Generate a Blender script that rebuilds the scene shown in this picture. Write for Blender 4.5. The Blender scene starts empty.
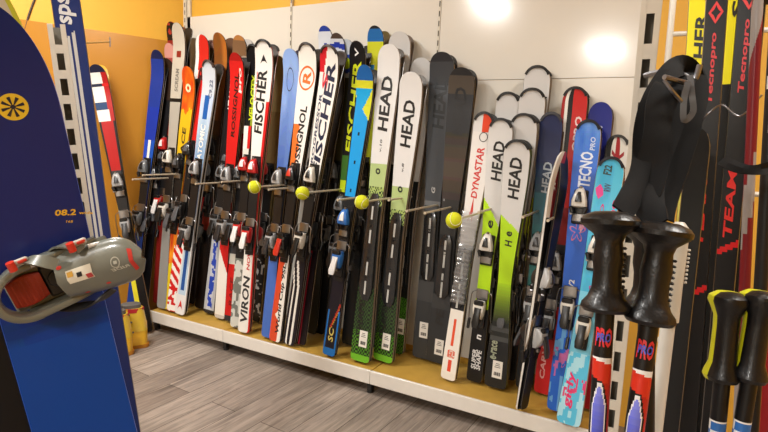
import bpy, math, random
from mathutils import Vector, Matrix
random.seed(7)
PI = math.pi
SC = bpy.context.scene
COL = SC.collection

# ------------------------------------------------------------------ camera model (768x432 frame, focal 530 px)
FPX = 530.0; CX, CY = 384.0, 216.0; HC = 1.30
_dn = Vector(((210-CX)/FPX, (4200-CY)/FPX, 1.0)).normalized()
_up = -_dn
_hx = (-613-CX)/FPX
_hy = -(_hx*_dn.x + _dn.z)/_dn.y
_X = -Vector((_hx, _hy, 1.0)).normalized()
_Y = _up.cross(_X)
RM = Matrix((_X, _Y, _up))            # camera axes (right, down, forward) to world
CAM = Vector((0, 0, HC))
def ray(px, py): return RM @ Vector(((px-CX)/FPX, (py-CY)/FPX, 1.0))
def onz(px, py, z):
    d = ray(px, py); return CAM + d*((z-HC)/d.z)
def ony(px, py, y):
    d = ray(px, py); return CAM + d*(y/d.y)
def ond(px, py, dep): return CAM + ray(px, py)*dep
def onplane(px, py, p0, n):
    d = ray(px, py); return CAM + d*((p0-CAM).dot(n)/d.dot(n))

# ------------------------------------------------------------------ colours and materials
def lin(h):
    h = h.lstrip('#')
    if len(h) == 3: h = ''.join(c*2 for c in h)
    out = []
    for i in (0, 2, 4):
        c = int(h[i:i+2], 16)/255
        out.append(c/12.92 if c <= .04045 else ((c+.055)/1.055)**2.4)
    return (out[0], out[1], out[2], 1)
MC = {}
def mat(name, col, rough=.4, metal=0, coat=0, bump=0, scale=60, var=.06, emit=None, trans=0, spec=.5):
    if name in MC: return MC[name]
    m = bpy.data.materials.new(name); m.use_nodes = True
    nt = m.node_tree; b = nt.nodes['Principled BSDF']
    b.inputs['Roughness'].default_value = rough; b.inputs['Metallic'].default_value = metal
    b.inputs['Coat Weight'].default_value = coat
    b.inputs['Coat Roughness'].default_value = .08
    b.inputs['Specular IOR Level'].default_value = spec
    tc = nt.nodes.new('ShaderNodeTexCoord')
    nz = nt.nodes.new('ShaderNodeTexNoise'); nz.inputs['Scale'].default_value = scale
    nz.inputs['Detail'].default_value = 3
    nt.links.new(tc.outputs['Object'], nz.inputs['Vector'])
    if col == 'ATTR':
        at = nt.nodes.new('ShaderNodeAttribute'); at.attribute_name = 'Col'; src = at.outputs['Color']
        nt.links.new(src, b.inputs['Base Color'])
    else:
        c = lin(col)
        mx = nt.nodes.new('ShaderNodeMix'); mx.data_type = 'RGBA'
        mx.inputs[6].default_value = [x*(1-var) for x in c[:3]]+[1]
        mx.inputs[7].default_value = [min(1, x*(1+var)) for x in c[:3]]+[1]
        nt.links.new(nz.outputs['Fac'], mx.inputs[0]); nt.links.new(mx.outputs[2], b.inputs['Base Color'])
    if bump:
        bp = nt.nodes.new('ShaderNodeBump'); bp.inputs['Strength'].default_value = bump
        bp.inputs['Distance'].default_value = .002
        nt.links.new(nz.outputs['Fac'], bp.inputs['Height']); nt.links.new(bp.outputs['Normal'], b.inputs['Normal'])
    if emit:
        b.inputs['Emission Color'].default_value = lin(col); b.inputs['Emission Strength'].default_value = emit
    if trans:
        b.inputs['Transmission Weight'].default_value = trans
    MC[name] = m; return m
M_TOP = mat('printed_topsheet', 'ATTR', .33, coat=.06, spec=.3)
M_PRINT = mat('printed_plastic', 'ATTR', .35)
M_MATTE = mat('printed_matte', 'ATTR', .6)
M_STEEL = mat('steel', '#9a9a9c', .3, 1)
M_CHROME = mat('bright_metal', '#8c8c90', .3, 1)
M_BLACK = mat('black_plastic', '#121214', .32)
M_WHITE = mat('white_paint', '#dcd8ce', .35, coat=.2)
def ink(h): return mat('ink_'+h.strip('#'), h, .35)

# ------------------------------------------------------------------ mesh builder
class MB:
    def __init__(s): s.v = []; s.f = []; s.m = []; s.c = []
    def add(s, vs, fs, mi=0, col=None):
        o = len(s.v); s.v += [tuple(v) for v in vs]
        for k, f in enumerate(fs):
            s.f.append(tuple(i+o for i in f)); s.m.append(mi)
            s.c.append(col[k] if isinstance(col, list) else col)
        return s
    def box(s, c, d, mi=0, col=None, bev=0.0, rot=None):
        x, y, z = (d[0]/2, d[1]/2, d[2]/2)
        if bev <= 0:
            vs = [Vector((a*x, b*y, e*z)) for a in (-1, 1) for b in (-1, 1) for e in (-1, 1)]
            fs = [(0,1,3,2),(4,6,7,5),(0,4,5,1),(2,3,7,6),(0,2,6,4),(1,5,7,3)]
        else:
            bev = min(bev, x*.9, y*.9, z*.9)
            rr = []
            for zz, k in ((-z, bev), (-z+bev, 0), (z-bev, 0), (z, bev)):
                rr.append([(px*1.0, py*1.0, zz) for px, py in rrect(x-k, y-k, max(bev-k*.5, bev*.4), 2)])
            vs = [Vector(p) for r in rr for p in r]; n = len(rr[0]); fs = []
            for i in range(3):
                for j in range(n): fs.append((i*n+j, i*n+(j+1) % n, (i+1)*n+(j+1) % n, (i+1)*n+j))
            fs.append(tuple(range(n-1, -1, -1))); fs.append(tuple(range(3*n, 4*n)))
        if rot is not None: vs = [rot @ v for v in vs]
        c = Vector(c); vs = [v+c for v in vs]
        return s.add(vs, fs, mi, col)
    def loft(s, rings, mi=0, col=None, caps=True, closed=True):
        n = len(rings[0]); vs = [p for r in rings for p in r]; fs = []; cc = []
        for i in range(len(rings)-1):
            for j in range(n if closed else n-1):
                fs.append((i*n+j, i*n+(j+1) % n, (i+1)*n+(j+1) % n, (i+1)*n+j))
                cc.append(col(i, j) if callable(col) else col)
        if caps:
            fs.append(tuple(range(n-1, -1, -1))); cc.append(col(0, 0) if callable(col) else col)
            fs.append(tuple(range((len(rings)-1)*n, len(rings)*n))); cc.append(col(len(rings)-2, 0) if callable(col) else col)
        return s.add(vs, fs, mi, cc)
    def tube(s, pts, r, n=8, mi=0, col=None):
        pts = [Vector(p) for p in pts]; rings = []
        ref = None
        for i, p in enumerate(pts):
            t = (pts[min(i+1, len(pts)-1)] - pts[max(i-1, 0)]).normalized()
            if ref is None: ref = t.orthogonal().normalized()
            a = (ref - t*ref.dot(t)).normalized(); ref = a; b = t.cross(a)
            rr = r[i] if isinstance(r, (list, tuple)) else r
            rings.append([p + a*math.cos(2*PI*k/n)*rr + b*math.sin(2*PI*k/n)*rr for k in range(n)])
        return s.loft(rings, mi, col)
    def ribbon(s, pts, wax, w, t, mi=0, col=None):
        pts = [Vector(p) for p in pts]; wax = Vector(wax).normalized(); rings = []
        for i, p in enumerate(pts):
            tn = (pts[min(i+1, len(pts)-1)] - pts[max(i-1, 0)]).normalized()
            a = (wax - tn*wax.dot(tn)).normalized(); b = tn.cross(a)
            ww = w[i] if isinstance(w, (list, tuple)) else w
            rings.append([p + a*x*ww/2 + b*y*t/2 for x, y in ((-1,-1),(1,-1),(1,1),(-1,1))])
        return s.loft(rings, mi, col)
    def lathe(s, prof, n=24, mi=0, col=None, ctr=(0, 0)):
        rings = [[(ctr[0]+r*math.cos(2*PI*k/n), ctr[1]+r*math.sin(2*PI*k/n), z) for k in range(n)] for z, r in prof]
        return s.loft(rings, mi, col)
    def mesh(s, name, mats, smooth=True):
        me = bpy.data.meshes.new(name); me.from_pydata(s.v, [], s.f)
        for m in mats: me.materials.append(m)
        me.polygons.foreach_set('material_index', s.m)
        if any(c is not None for c in s.c):
            at = me.color_attributes.new('Col', 'FLOAT_COLOR', 'CORNER'); dat = []
            cache = {}
            for f, c in zip(s.f, s.c):
                c = c or '#808080'
                if c not in cache: cache[c] = lin(c)
                dat += list(cache[c])*len(f)
            at.data.foreach_set('color', dat)
        if smooth:
            me.polygons.foreach_set('use_smooth', [True]*len(s.f))
            try: me.set_sharp_from_angle(angle=math.radians(38))
            except Exception: pass
        me.update(); return me
    def build(s, name, mats, parent=None, smooth=True, mw=None):
        if not isinstance(mats, (list, tuple)): mats = [mats]
        return link(name, s.mesh(name, mats, smooth), parent, mw)
def link(name, me, parent=None, mw=None):
    o = bpy.data.objects.new(name, me); COL.objects.link(o)
    if mw is not None: o.matrix_world = mw
    if parent is not None: o.parent = parent
    return o
def rrect(hx, hy, r, n=3):
    r = max(1e-4, min(r, hx, hy)); out = []
    for cx, cy, a0 in ((hx-r, hy-r, 0), (-hx+r, hy-r, PI/2), (-hx+r, -hy+r, PI), (hx-r, -hy+r, 3*PI/2)):
        for k in range(n+1):
            a = a0 + PI/2*k/n; out.append((cx+r*math.cos(a), cy+r*math.sin(a)))
    return out
def tag(o, label, cat, group=None, kind=None):
    if label: o['label'] = label
    if cat: o['category'] = cat
    if group: o['group'] = group
    if kind: o['kind'] = kind
    return o
def empty(name, mw=None):
    o = bpy.data.objects.new(name, None); COL.objects.link(o); o.empty_display_size = .1
    if mw is not None: o.matrix_world = mw
    return o
def smooth_path(pts, n=6):
    P = [Vector(p) for p in pts]; out = []
    for i in range(len(P)-1):
        a = P[max(i-1, 0)]; b = P[i]; c = P[i+1]; d = P[min(i+2, len(P)-1)]
        for k in range(n):
            t = k/n
            out.append(.5*((2*b)+(c-a)*t+(2*a-5*b+4*c-d)*t*t+(3*b-3*c+d-a)*t**3))
    out.append(P[-1]); return out

# ------------------------------------------------------------------ lettering as real mesh
TC = {}
def text_geo(s):
    if s in TC: return TC[s]
    if s[0] == '@':                     # drawn marks: closed ribbons or polygons in a unit square
        def loop(fn, t, n=40):
            v = []; f = []
            for k in range(n):
                a = 2*PI*k/n; rr = fn(a)
                v += [(.5+.5*rr*math.cos(a), .5+.5*rr*math.sin(a)), (.5+.5*(rr-t)*math.cos(a), .5+.5*(rr-t)*math.sin(a))]
                b = (k+1) % n; f.append((2*k, 2*b, 2*b+1, 2*k+1))
            return v, f
        if s == '@ring': g = loop(lambda a: 1, .16)
        elif s == '@loop': g = loop(lambda a: 1-.12*math.cos(a*1+.6), .09)
        elif s == '@flower': g = loop(lambda a: .68+.32*math.cos(5*a), .17, 60)
        elif s == '@diamond': g = loop(lambda a: 1/(abs(math.cos(a))+abs(math.sin(a))), .34, 4*4)
        elif s == '@tri': g = ([(0, 0), (.3, .32), (.3, .68), (0, 1), (1, .5), (.05, .5)], [(0, 1, 4), (1, 2, 4), (2, 3, 4)])
        elif s == '@bar': g = ([(0, 0), (1, 0), (1, 1), (0, 1)], [(0, 1, 2, 3)])
        elif s == '@leaf': g = ([(0, .5), (.3, .1), (.7, .2), (1, .5), (.7, .9), (.3, .75)], [(0, 1, 2, 3, 4, 5)])
        TC[s] = (g[0], g[1], 1); return TC[s]
    cu = bpy.data.curves.new('t', 'FONT'); cu.body = s; cu.resolution_u = 2; cu.offset = .028; cu.shear = .12
    o = bpy.data.objects.new('t', cu); COL.objects.link(o)
    dg = bpy.context.evaluated_depsgraph_get(); dg.update()
    me = o.evaluated_get(dg).to_mesh()
    vs = [v.co.copy() for v in me.vertices]; fs = [tuple(p.vertices) for p in me.polygons]
    o.to_mesh_clear(); bpy.data.objects.remove(o); bpy.data.curves.remove(cu)
    x0 = min(v.x for v in vs); x1 = max(v.x for v in vs); y0 = min(v.y for v in vs); y1 = max(v.y for v in vs)
    vs = [((v.x-x0)/(x1-x0), (v.y-y0)/(y1-y0)) for v in vs]
    TC[s] = (vs, fs, (x1-x0)/(y1-y0)); return TC[s]

# ------------------------------------------------------------------ skis
def ski_width(v, wt, ww, wl):
    if v > .45: t = (v-.45)/.45; t = min(t, 1); return ww+(wt-ww)*(t*t*(3-2*t)*.6+t*.4)
    t = (.45-v)/.40; t = min(t, 1); return ww+(wl-ww)*(t*t*(3-2*t)*.6+t*.4)
class Shape:
    def __init__(s, L, wt=.102, ww=.064, wl=.080, tip=.075, tail=.03, tipe=2.2, bend=.045, th=.013):
        s.L, s.wt, s.ww, s.wl, s.tip, s.tail, s.e, s.bend, s.th = L, wt, ww, wl, tip, tail, tipe, bend, th
    def hw(s, z):
        w = ski_width(z/s.L, s.wt, s.ww, s.wl)/2
        if z > s.L-s.tip:
            q = (z-(s.L-s.tip))/s.tip; w *= max(0, 1-q**s.e)**(1/s.e)
        if z < s.tail:
            q = (s.tail-z)/s.tail; w *= max(0, 1-q**3)**(1/2.2)*.35+.65
        return max(w, .002)
    def y(s, z):
        a = s.L-.20
        return -s.bend*((z-a)/.20)**2 if z > a else 0
    def t(s, z):
        v = z/s.L; return s.th*(.5+.5*math.sin(PI*min(1, max(0, (v*.9+.05)))))
def ski_mesh(sh, pat, nu=12, dz=.011, base='#1a1a1c', side='#101010'):
    mb = MB(); zs = []; z = 0
    while z < sh.L-sh.tip-.001: zs.append(z); z += dz if z > .05 else .006
    for k in range(13): zs.append(sh.L-sh.tip*(1-(math.sin(k/12*PI/2))))
    us = [-1+2*i/nu for i in range(nu+1)]
    N = nu+3; vs = []; fs = []; cc = []; mm = []
    for z in zs:
        w = sh.hw(z); y = sh.y(z); t = sh.t(z)
        for u in us: vs.append((u*w*.97, y-t, z))
        vs.append((w, y, z)); vs.append((-w, y, z))
    for i in range(len(zs)-1):
        zc = (zs[i]+zs[i+1])/2
        for j in range(nu):
            a = i*N+j; fs.append((a, a+1, a+1+N, a+N)); mm.append(0); cc.append(pat((us[j]+us[j+1])/2, zc/sh.L, zc))
        a = i*N
        fs.append((a+nu, a+nu+1, a+nu+1+N, a+nu+N)); cc.append(side); mm.append(0)
        fs.append((a+nu+2, a, a+N, a+nu+2+N)); cc.append(side); mm.append(0)
        fs.append((a+nu+1, a+nu+2, a+nu+2+N, a+nu+1+N)); cc.append(base); mm.append(0)
    fs.append(tuple(range(N-1, -1, -1))); cc.append(side); mm.append(0)
    o = (len(zs)-1)*N; fs.append(tuple(range(o, o+N))); cc.append(side); mm.append(0)
    mb.v = vs; mb.f = fs; mb.c = cc; mb.m = mm
    # steel edges
    for sg in (-1, 1):
        pts = [(sg*sh.hw(z), sh.y(z)-.0008, z) for z in zs[::4]]
        rings = [[(p[0]-.0012*0, p[1]-.0012, p[2]), (p[0]+sg*.0012, p[1], p[2]), (p[0], p[1]+.0012, p[2])] for p in pts]
        mb.loft(rings, 1, '#9a9a9c')
    return mb
def lettering(sh, items, parent):
    for s, z0, z1, hh, colr, xo in items:
        vs, fs, ar = text_geo(s); z0 *= sh.L; z1 *= sh.L
        out = []
        for a, b in vs:
            z = z0+(z1-z0)*a; w = sh.hw(z)
            x = -(b-.5)*2*hh*w + xo*w
            out.append((x, sh.y(z)-sh.t(z)-.0009, z))
        MB().add(out, fs).build('printed_mark' if s[0] == '@' else 'lettering', ink(colr), parent, smooth=False)
BIND = {}
def rr_ring(z, w, y0, h, r):     # rounded section in x / -y at height z
    return [(x, y0-h/2+y, z) for x, y in rrect(w/2, h/2, r, 2)]
def binding_meshes(body, acc):
    k = (body, acc)
    if k in BIND: return BIND[k]
    B = [mat('binding_'+body.strip('#'), body, .3, coat=.3), M_BLACK, mat('binding_'+acc.strip('#'), acc, .3), M_STEEL]
    t = MB()
    t.box((0, -.006, -.015), (.060, .012, .15), 1, bev=.004)
    t.loft([rr_ring(-.018, .060, -.012, .022, .008), rr_ring(-.012, .066, -.012, .036, .012), rr_ring(.012, .064, -.012, .044, .015),
            rr_ring(.038, .050, -.012, .042, .015), rr_ring(.058, .036, -.012, .032, .012), rr_ring(.070, .020, -.012, .016, .006)], 0)
    t.loft([rr_ring(.006, .030, -.054, .006, .003), rr_ring(.034, .022, -.053, .006, .003), rr_ring(.05, .012, -.044, .006, .002)], 2)
    for sx in (-1, 1):
        t.box((sx*.028, -.034, -.030), (.016, .022, .034), 1, bev=.005, rot=Matrix.Rotation(sx*.35, 3, 'Y'))
        t.tube([(sx*.028, -.03, -.045), (sx*.028, -.042, -.046)], .006, 8, 3)
    t.box((0, -.015, -.062), (.052, .010, .036), 3, bev=.003)
    t.tube([(0, -.03, .066), (0, -.03, .076)], .007, 10, 3)
    h = MB()
    h.box((0, -.007, -.01), (.050, .014, .19), 1, bev=.004)
    h.loft([rr_ring(-.055, .034, -.014, .020, .008), rr_ring(-.035, .050, -.014, .040, .012), rr_ring(-.005, .058, -.014, .052, .014),
            rr_ring(.020, .056, -.014, .048, .012), rr_ring(.034, .044, -.014, .030, .009)], 0)
    h.box((0, -.056, .030), (.046, .020, .026), 1, bev=.006)
    h.loft([[(x, y-.060, .008) for x, y in rrect(.017, .008, .004, 2)], [(x, y-.070, -.02) for x, y in rrect(.015, .007, .004, 2)],
            [(x, y-.082, -.062) for x, y in rrect(.019, .006, .004, 2)], [(x, y-.084, -.085) for x, y in rrect(.014, .004, .003, 2)]], 2)
    h.box((0, -.014, .065), (.058, .006, .05), 3, bev=.002)
    h.tube([(0, -.036, -.058), (0, -.036, -.072)], .009, 10, 3)
    b = MB()
    for sx in (-1, 1):
        b.tube(smooth_path([(sx*.02, -.012, .07), (sx*.046, -.016, .06), (sx*.052, -.02, .02), (sx*.055, -.012, -.05), (sx*.056, -.004, -.08)], 3), .0028, 6, 0)
        b.box((sx*.056, .000, -.105), (.014, .014, .055), 1, bev=.004, rot=Matrix.Rotation(-.2, 3, 'X'))
    BIND[k] = (t.mesh('toe_piece', B), h.mesh('heel_piece', B), b.mesh('ski_brake', [M_STEEL, M_BLACK]))
    return BIND[k]
def put(name, me, parent, loc):
    o = link(name, me, parent); o.location = loc; return o
def frame(base, top, yaw=0):
    z = (top-base).normalized(); y = Vector((0, 1, 0)); y = (y-z*y.dot(z)).normalized(); x = y.cross(z)
    m = Matrix((x, y, z)).transposed().to_4x4()
    m = m @ Matrix.Rotation(yaw, 4, 'Z'); m.translation = base; return m
USED = set()
def make_ski(label, mw, sh, pat, texts=(), guard=None, bind=None, toe=.56, heel=.37, brake=True, plate=None, tagp=None,
             nu=16, dz=.006, base='#1a1a1c', side='#101010', group='skis standing on the wall shelf', name='alpine_ski', cat='ski', wrap=False, riser=True):
    n = len(label.split())
    if n < 4 or n > 16 or label in USED: print('LABEL?', n, label)
    USED.add(label)
    r = empty(name, mw); tag(r, label, cat, group)
    ski_mesh(sh, pat, nu, dz, base, side).build('board', [M_TOP, M_STEEL], r)
    if texts: lettering(sh, texts, r)
    if guard:
        mb = MB(); rings = []
        for k in range(4, 13):
            a = k/12*PI/2; z = sh.L-sh.tip+sh.tip*math.sin(max(a, 0))+(a*.02 if a < 0 else 0)
            for sg in ((-1, 1),): pass
            rings.append(z)
        pts = []
        zz = [z for z in rings]
        path = [(-sh.hw(z), sh.y(z)-sh.t(z)/2, z) for z in zz] + [(sh.hw(z), sh.y(z)-sh.t(z)/2, z) for z in reversed(zz)]
        rg = []
        for p in path:
            d = Vector((p[0], 0, (p[2]-(sh.L-sh.tip))*.8)); d = d.normalized() if d.length > 1e-5 else Vector((0, 0, 1))
            inn = Vector(p)-d*.009; out = Vector(p)+d*.003
            rg.append([inn+Vector((0, -.0095, 0)), out+Vector((0, -.0075, 0)), out+Vector((0, .0055, 0)), inn+Vector((0, .0065, 0))])
        mb.loft(rg, 0)
        mb.build('tip_guard', mat('guard_'+guard.strip('#'), guard, .5, spec=.25), r)
    if plate:
        z0, z1, pc = plate; mb = MB(); z0 *= sh.L; z1 *= sh.L; rings = []; n = 12
        for k in range(n+1):
            z = z0+(z1-z0)*k/n; e = min(1, .35+min(k, n-k)*.45)
            w = sh.hw(z)*1.55*min(1, e+.15); t = sh.t(z)
            rings.append([(x, -t-.007*e+y, z) for x, y in rrect(w/2, .0075*e, .004, 2)])
        mb.loft(rings, 0)
        for q in (.12, .3, .6, .82):
            z = z0+(z1-z0)*q; mb.box((0, -sh.t(z)-.0148, z), (.010, .0012, .07), 1)
            mb.tube([(0, -sh.t(z)-.013, z+.055), (0, -sh.t(z)-.0165, z+.055)], .006, 8, 2)
        mb.build('binding_plate', [mat('plate_'+pc.strip('#'), pc, .25, coat=.5), mat('plate_slot', '#b9b9b4', .4), M_BLACK], r)
    if bind:
        tm, hm, bm = binding_meshes(*bind)
        put('toe_piece', tm, r, (0, -sh.t(toe*sh.L), toe*sh.L)); put('heel_piece', hm, r, (0, -sh.t(heel*sh.L), heel*sh.L))
        if riser:
          mb = MB(); za, zb_ = heel*sh.L-.13, toe*sh.L+.085; rings = []
          for k in range(9):
            z = za+(zb_-za)*k/8; e = .4 if k in (0, 8) else 1
            rings.append([(x, -sh.t(z)-.002*e+y, z) for x, y in rrect(sh.hw(z)*.93*(.7+.3*e), .004*e, .002, 1)])
          mb.loft(rings).build('binding_plate', mat('riser_black', '#151517', .35), r)
        if brake: put('ski_brake', bm, r, (0, -sh.t(heel*sh.L), heel*sh.L+.01))
    if tagp:
        v, xo = tagp; z = v*sh.L; mb = MB(); t = sh.t(z)
        mb.box((xo, -t-.0012, z), (.048, .0012, .088), 0)
        for k in range(9): mb.box((xo-.014+.0035*k, -t-.0020, z-.022), (.0015+.0008*(k % 3), .0006, .018), 1)
        for k in range(3): mb.box((xo, -t-.0020, z+.012+k*.009), (.028-.005*k, .0006, .003), 1)
        mb.build('price_label', [mat('label_paper', '#e8e6e0', .6), ink('#202020')], r, smooth=False)
    if wrap:
        w = MB(); rings = []
        for k in range(60):
            z = sh.L*(.30+.34*k/59); a = .0015*math.sin(k*2.1)+.0012*math.sin(k*5.7)
            ww = sh.hw(z)+.004+a; tt = sh.t(z)+.022+a*2
            rings.append([(x, -tt/2+.003+y, z) for x, y in rrect(ww, tt/2+.003, .008, 3)])
        w.loft(rings, 0, caps=False)
        w.build('plastic_wrap', mat('clear_film', '#e4e6e8', .12, trans=.85, coat=.5, bump=.6, scale=90), r)
    return r

# ---- pattern helpers -------------------------------------------------------
def solid(c): return lambda u, v, z: c
def bands(*st):
    def f(u, v, z):
        c = st[0][1]
        for a, col in st:
            if v >= a: c = col
        return c(u, v, z) if callable(c) else c
    return f
def mix(a, b, t):
    t = max(0, min(1, t)); A = [int(a[i:i+2], 16) for i in (1, 3, 5)]; B = [int(b[i:i+2], 16) for i in (1, 3, 5)]
    q = [int(round((x+(y-x)*t)/8)*8) for x, y in zip(A, B)]; return '#%02x%02x%02x' % tuple(min(255, x) for x in q)
def hsh(a, b):
    x = math.sin(a*127.1+b*311.7)*43758.5453; return x-math.floor(x)
def nz2(x, y):
    xi, yi = math.floor(x), math.floor(y); fx, fy = x-xi, y-yi
    fx = fx*fx*(3-2*fx); fy = fy*fy*(3-2*fy)
    return (hsh(xi, yi)*(1-fx)+hsh(xi+1, yi)*fx)*(1-fy)+(hsh(xi, yi+1)*(1-fx)+hsh(xi+1, yi+1)*fx)*fy
def diag(c1, c2, per=.06, sl=.03):
    return lambda u, v, z: c1 if ((z+u*sl)/per) % 1 < .5 else c2
def stripes(*st):                       # across the width: (u limit, colour)
    def f(u, v, z):
        for lim, c in st:
            if u < lim: return c(u, v, z) if callable(c) else c
        return st[-1][1]
    return f
def splat(c1, c2, th=.5, s=30):
    return lambda u, v, z: c2 if nz2(u*2.2+7, z*s) > th else c1
def grad(c1, c2, v0, v1): return lambda u, v, z: mix(c1, c2, (v-v0)/(v1-v0))
def halftone(c1, c2, v0, v1):
    def f(u, v, z):
        t = (v-v0)/(v1-v0); return c2 if ((math.floor(z/.011)+math.floor((u+1)*6)) % 2 == 0) == (t > .5) or hsh(u*9, z*90) < abs(t-.5) and t > .5 else c1
    return f
def edge(cin, ce, w=.8): return lambda u, v, z: ce if abs(u) > w else (cin(u, v, z) if callable(cin) else cin)
W, K, R, Bl, G = '#e6e4de', '#141416', '#c81e1e', '#1f4fa8', '#8a8c8e'

ZS = .14                                # shelf top
def place(spec):
    """one pair of skis: front ski seen from its topsheet, partner base to base behind it"""
    d = dict(spec)
    bp, tp = d.pop('b'), d.pop('t'); yt = min(d.pop('y', 2.6), 2.645-d.get('shape', {}).get('bend', .045) if d.get('rear') else 2.655); z0 = d.pop('z0', ZS)
    zb = z0+.012 if z0 else .012; lim = 2.52 if d.get('rear') and d['rear'][1] else 2.58
    base = onz(bp[0], bp[1], zb)
    while z0 and base.y > lim: bp = (bp[0]-.14, bp[1]+1); base = onz(bp[0], bp[1], zb)
    top = ony(tp[0], tp[1], yt)
    L = (top-base).length
    yaw = d.pop('yaw', random.uniform(-.05, .05)+(.14 if bp[0] < 250 else 0)); mw = frame(base, top, yaw)
    shp = d.pop('shape', {}); sh = Shape(L, **shp); rear = d.pop('rear', None); lab = d.pop('label'); pat = d.pop('pat')
    rl = d.pop('rlabel', None)
    make_ski(lab, mw, sh, pat, riser=bp[0] < 465, **d)
    if rear:
        rp, rb = rear[0], rear[1]; dL = rear[2] if len(rear) > 2 else 0
        m2 = mw @ Matrix.Translation((0, .012+random.uniform(0, .006), 0)) @ Matrix.Rotation(PI, 4, 'Z')
        sh2 = Shape(L+dL, **shp)
        make_ski(rl, m2, sh2, rp, bind=rb if base.y < 2.5 and z0 else None, brake=False, nu=6, dz=.03, toe=d.get('toe', .56), heel=d.get('heel', .37),
                 plate=d.get('plate') if not rb else None, base=d.get('base', '#1a1a1c') if len(rear) < 4 else rear[3], side=d.get('side', '#101010'),
                 guard=d.get('guard'), group=d.get('group', 'skis standing on the wall shelf'))
SILV = ('#a8aaac', '#2a2a2c'); DARK = ('#1c1c1e', '#505256'); WHT = ('#dddad2', '#1a1a1a'); REDB = ('#b81c1c', '#d8d8d8'); GRYB = ('#6c7074', '#101012'); BLUB = ('#1c3fae', '#d0d0d0')
BLKR = ('#18181a', '#b82020')
def back(x): return 'rear ski seen edge-on behind the '+x

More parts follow.
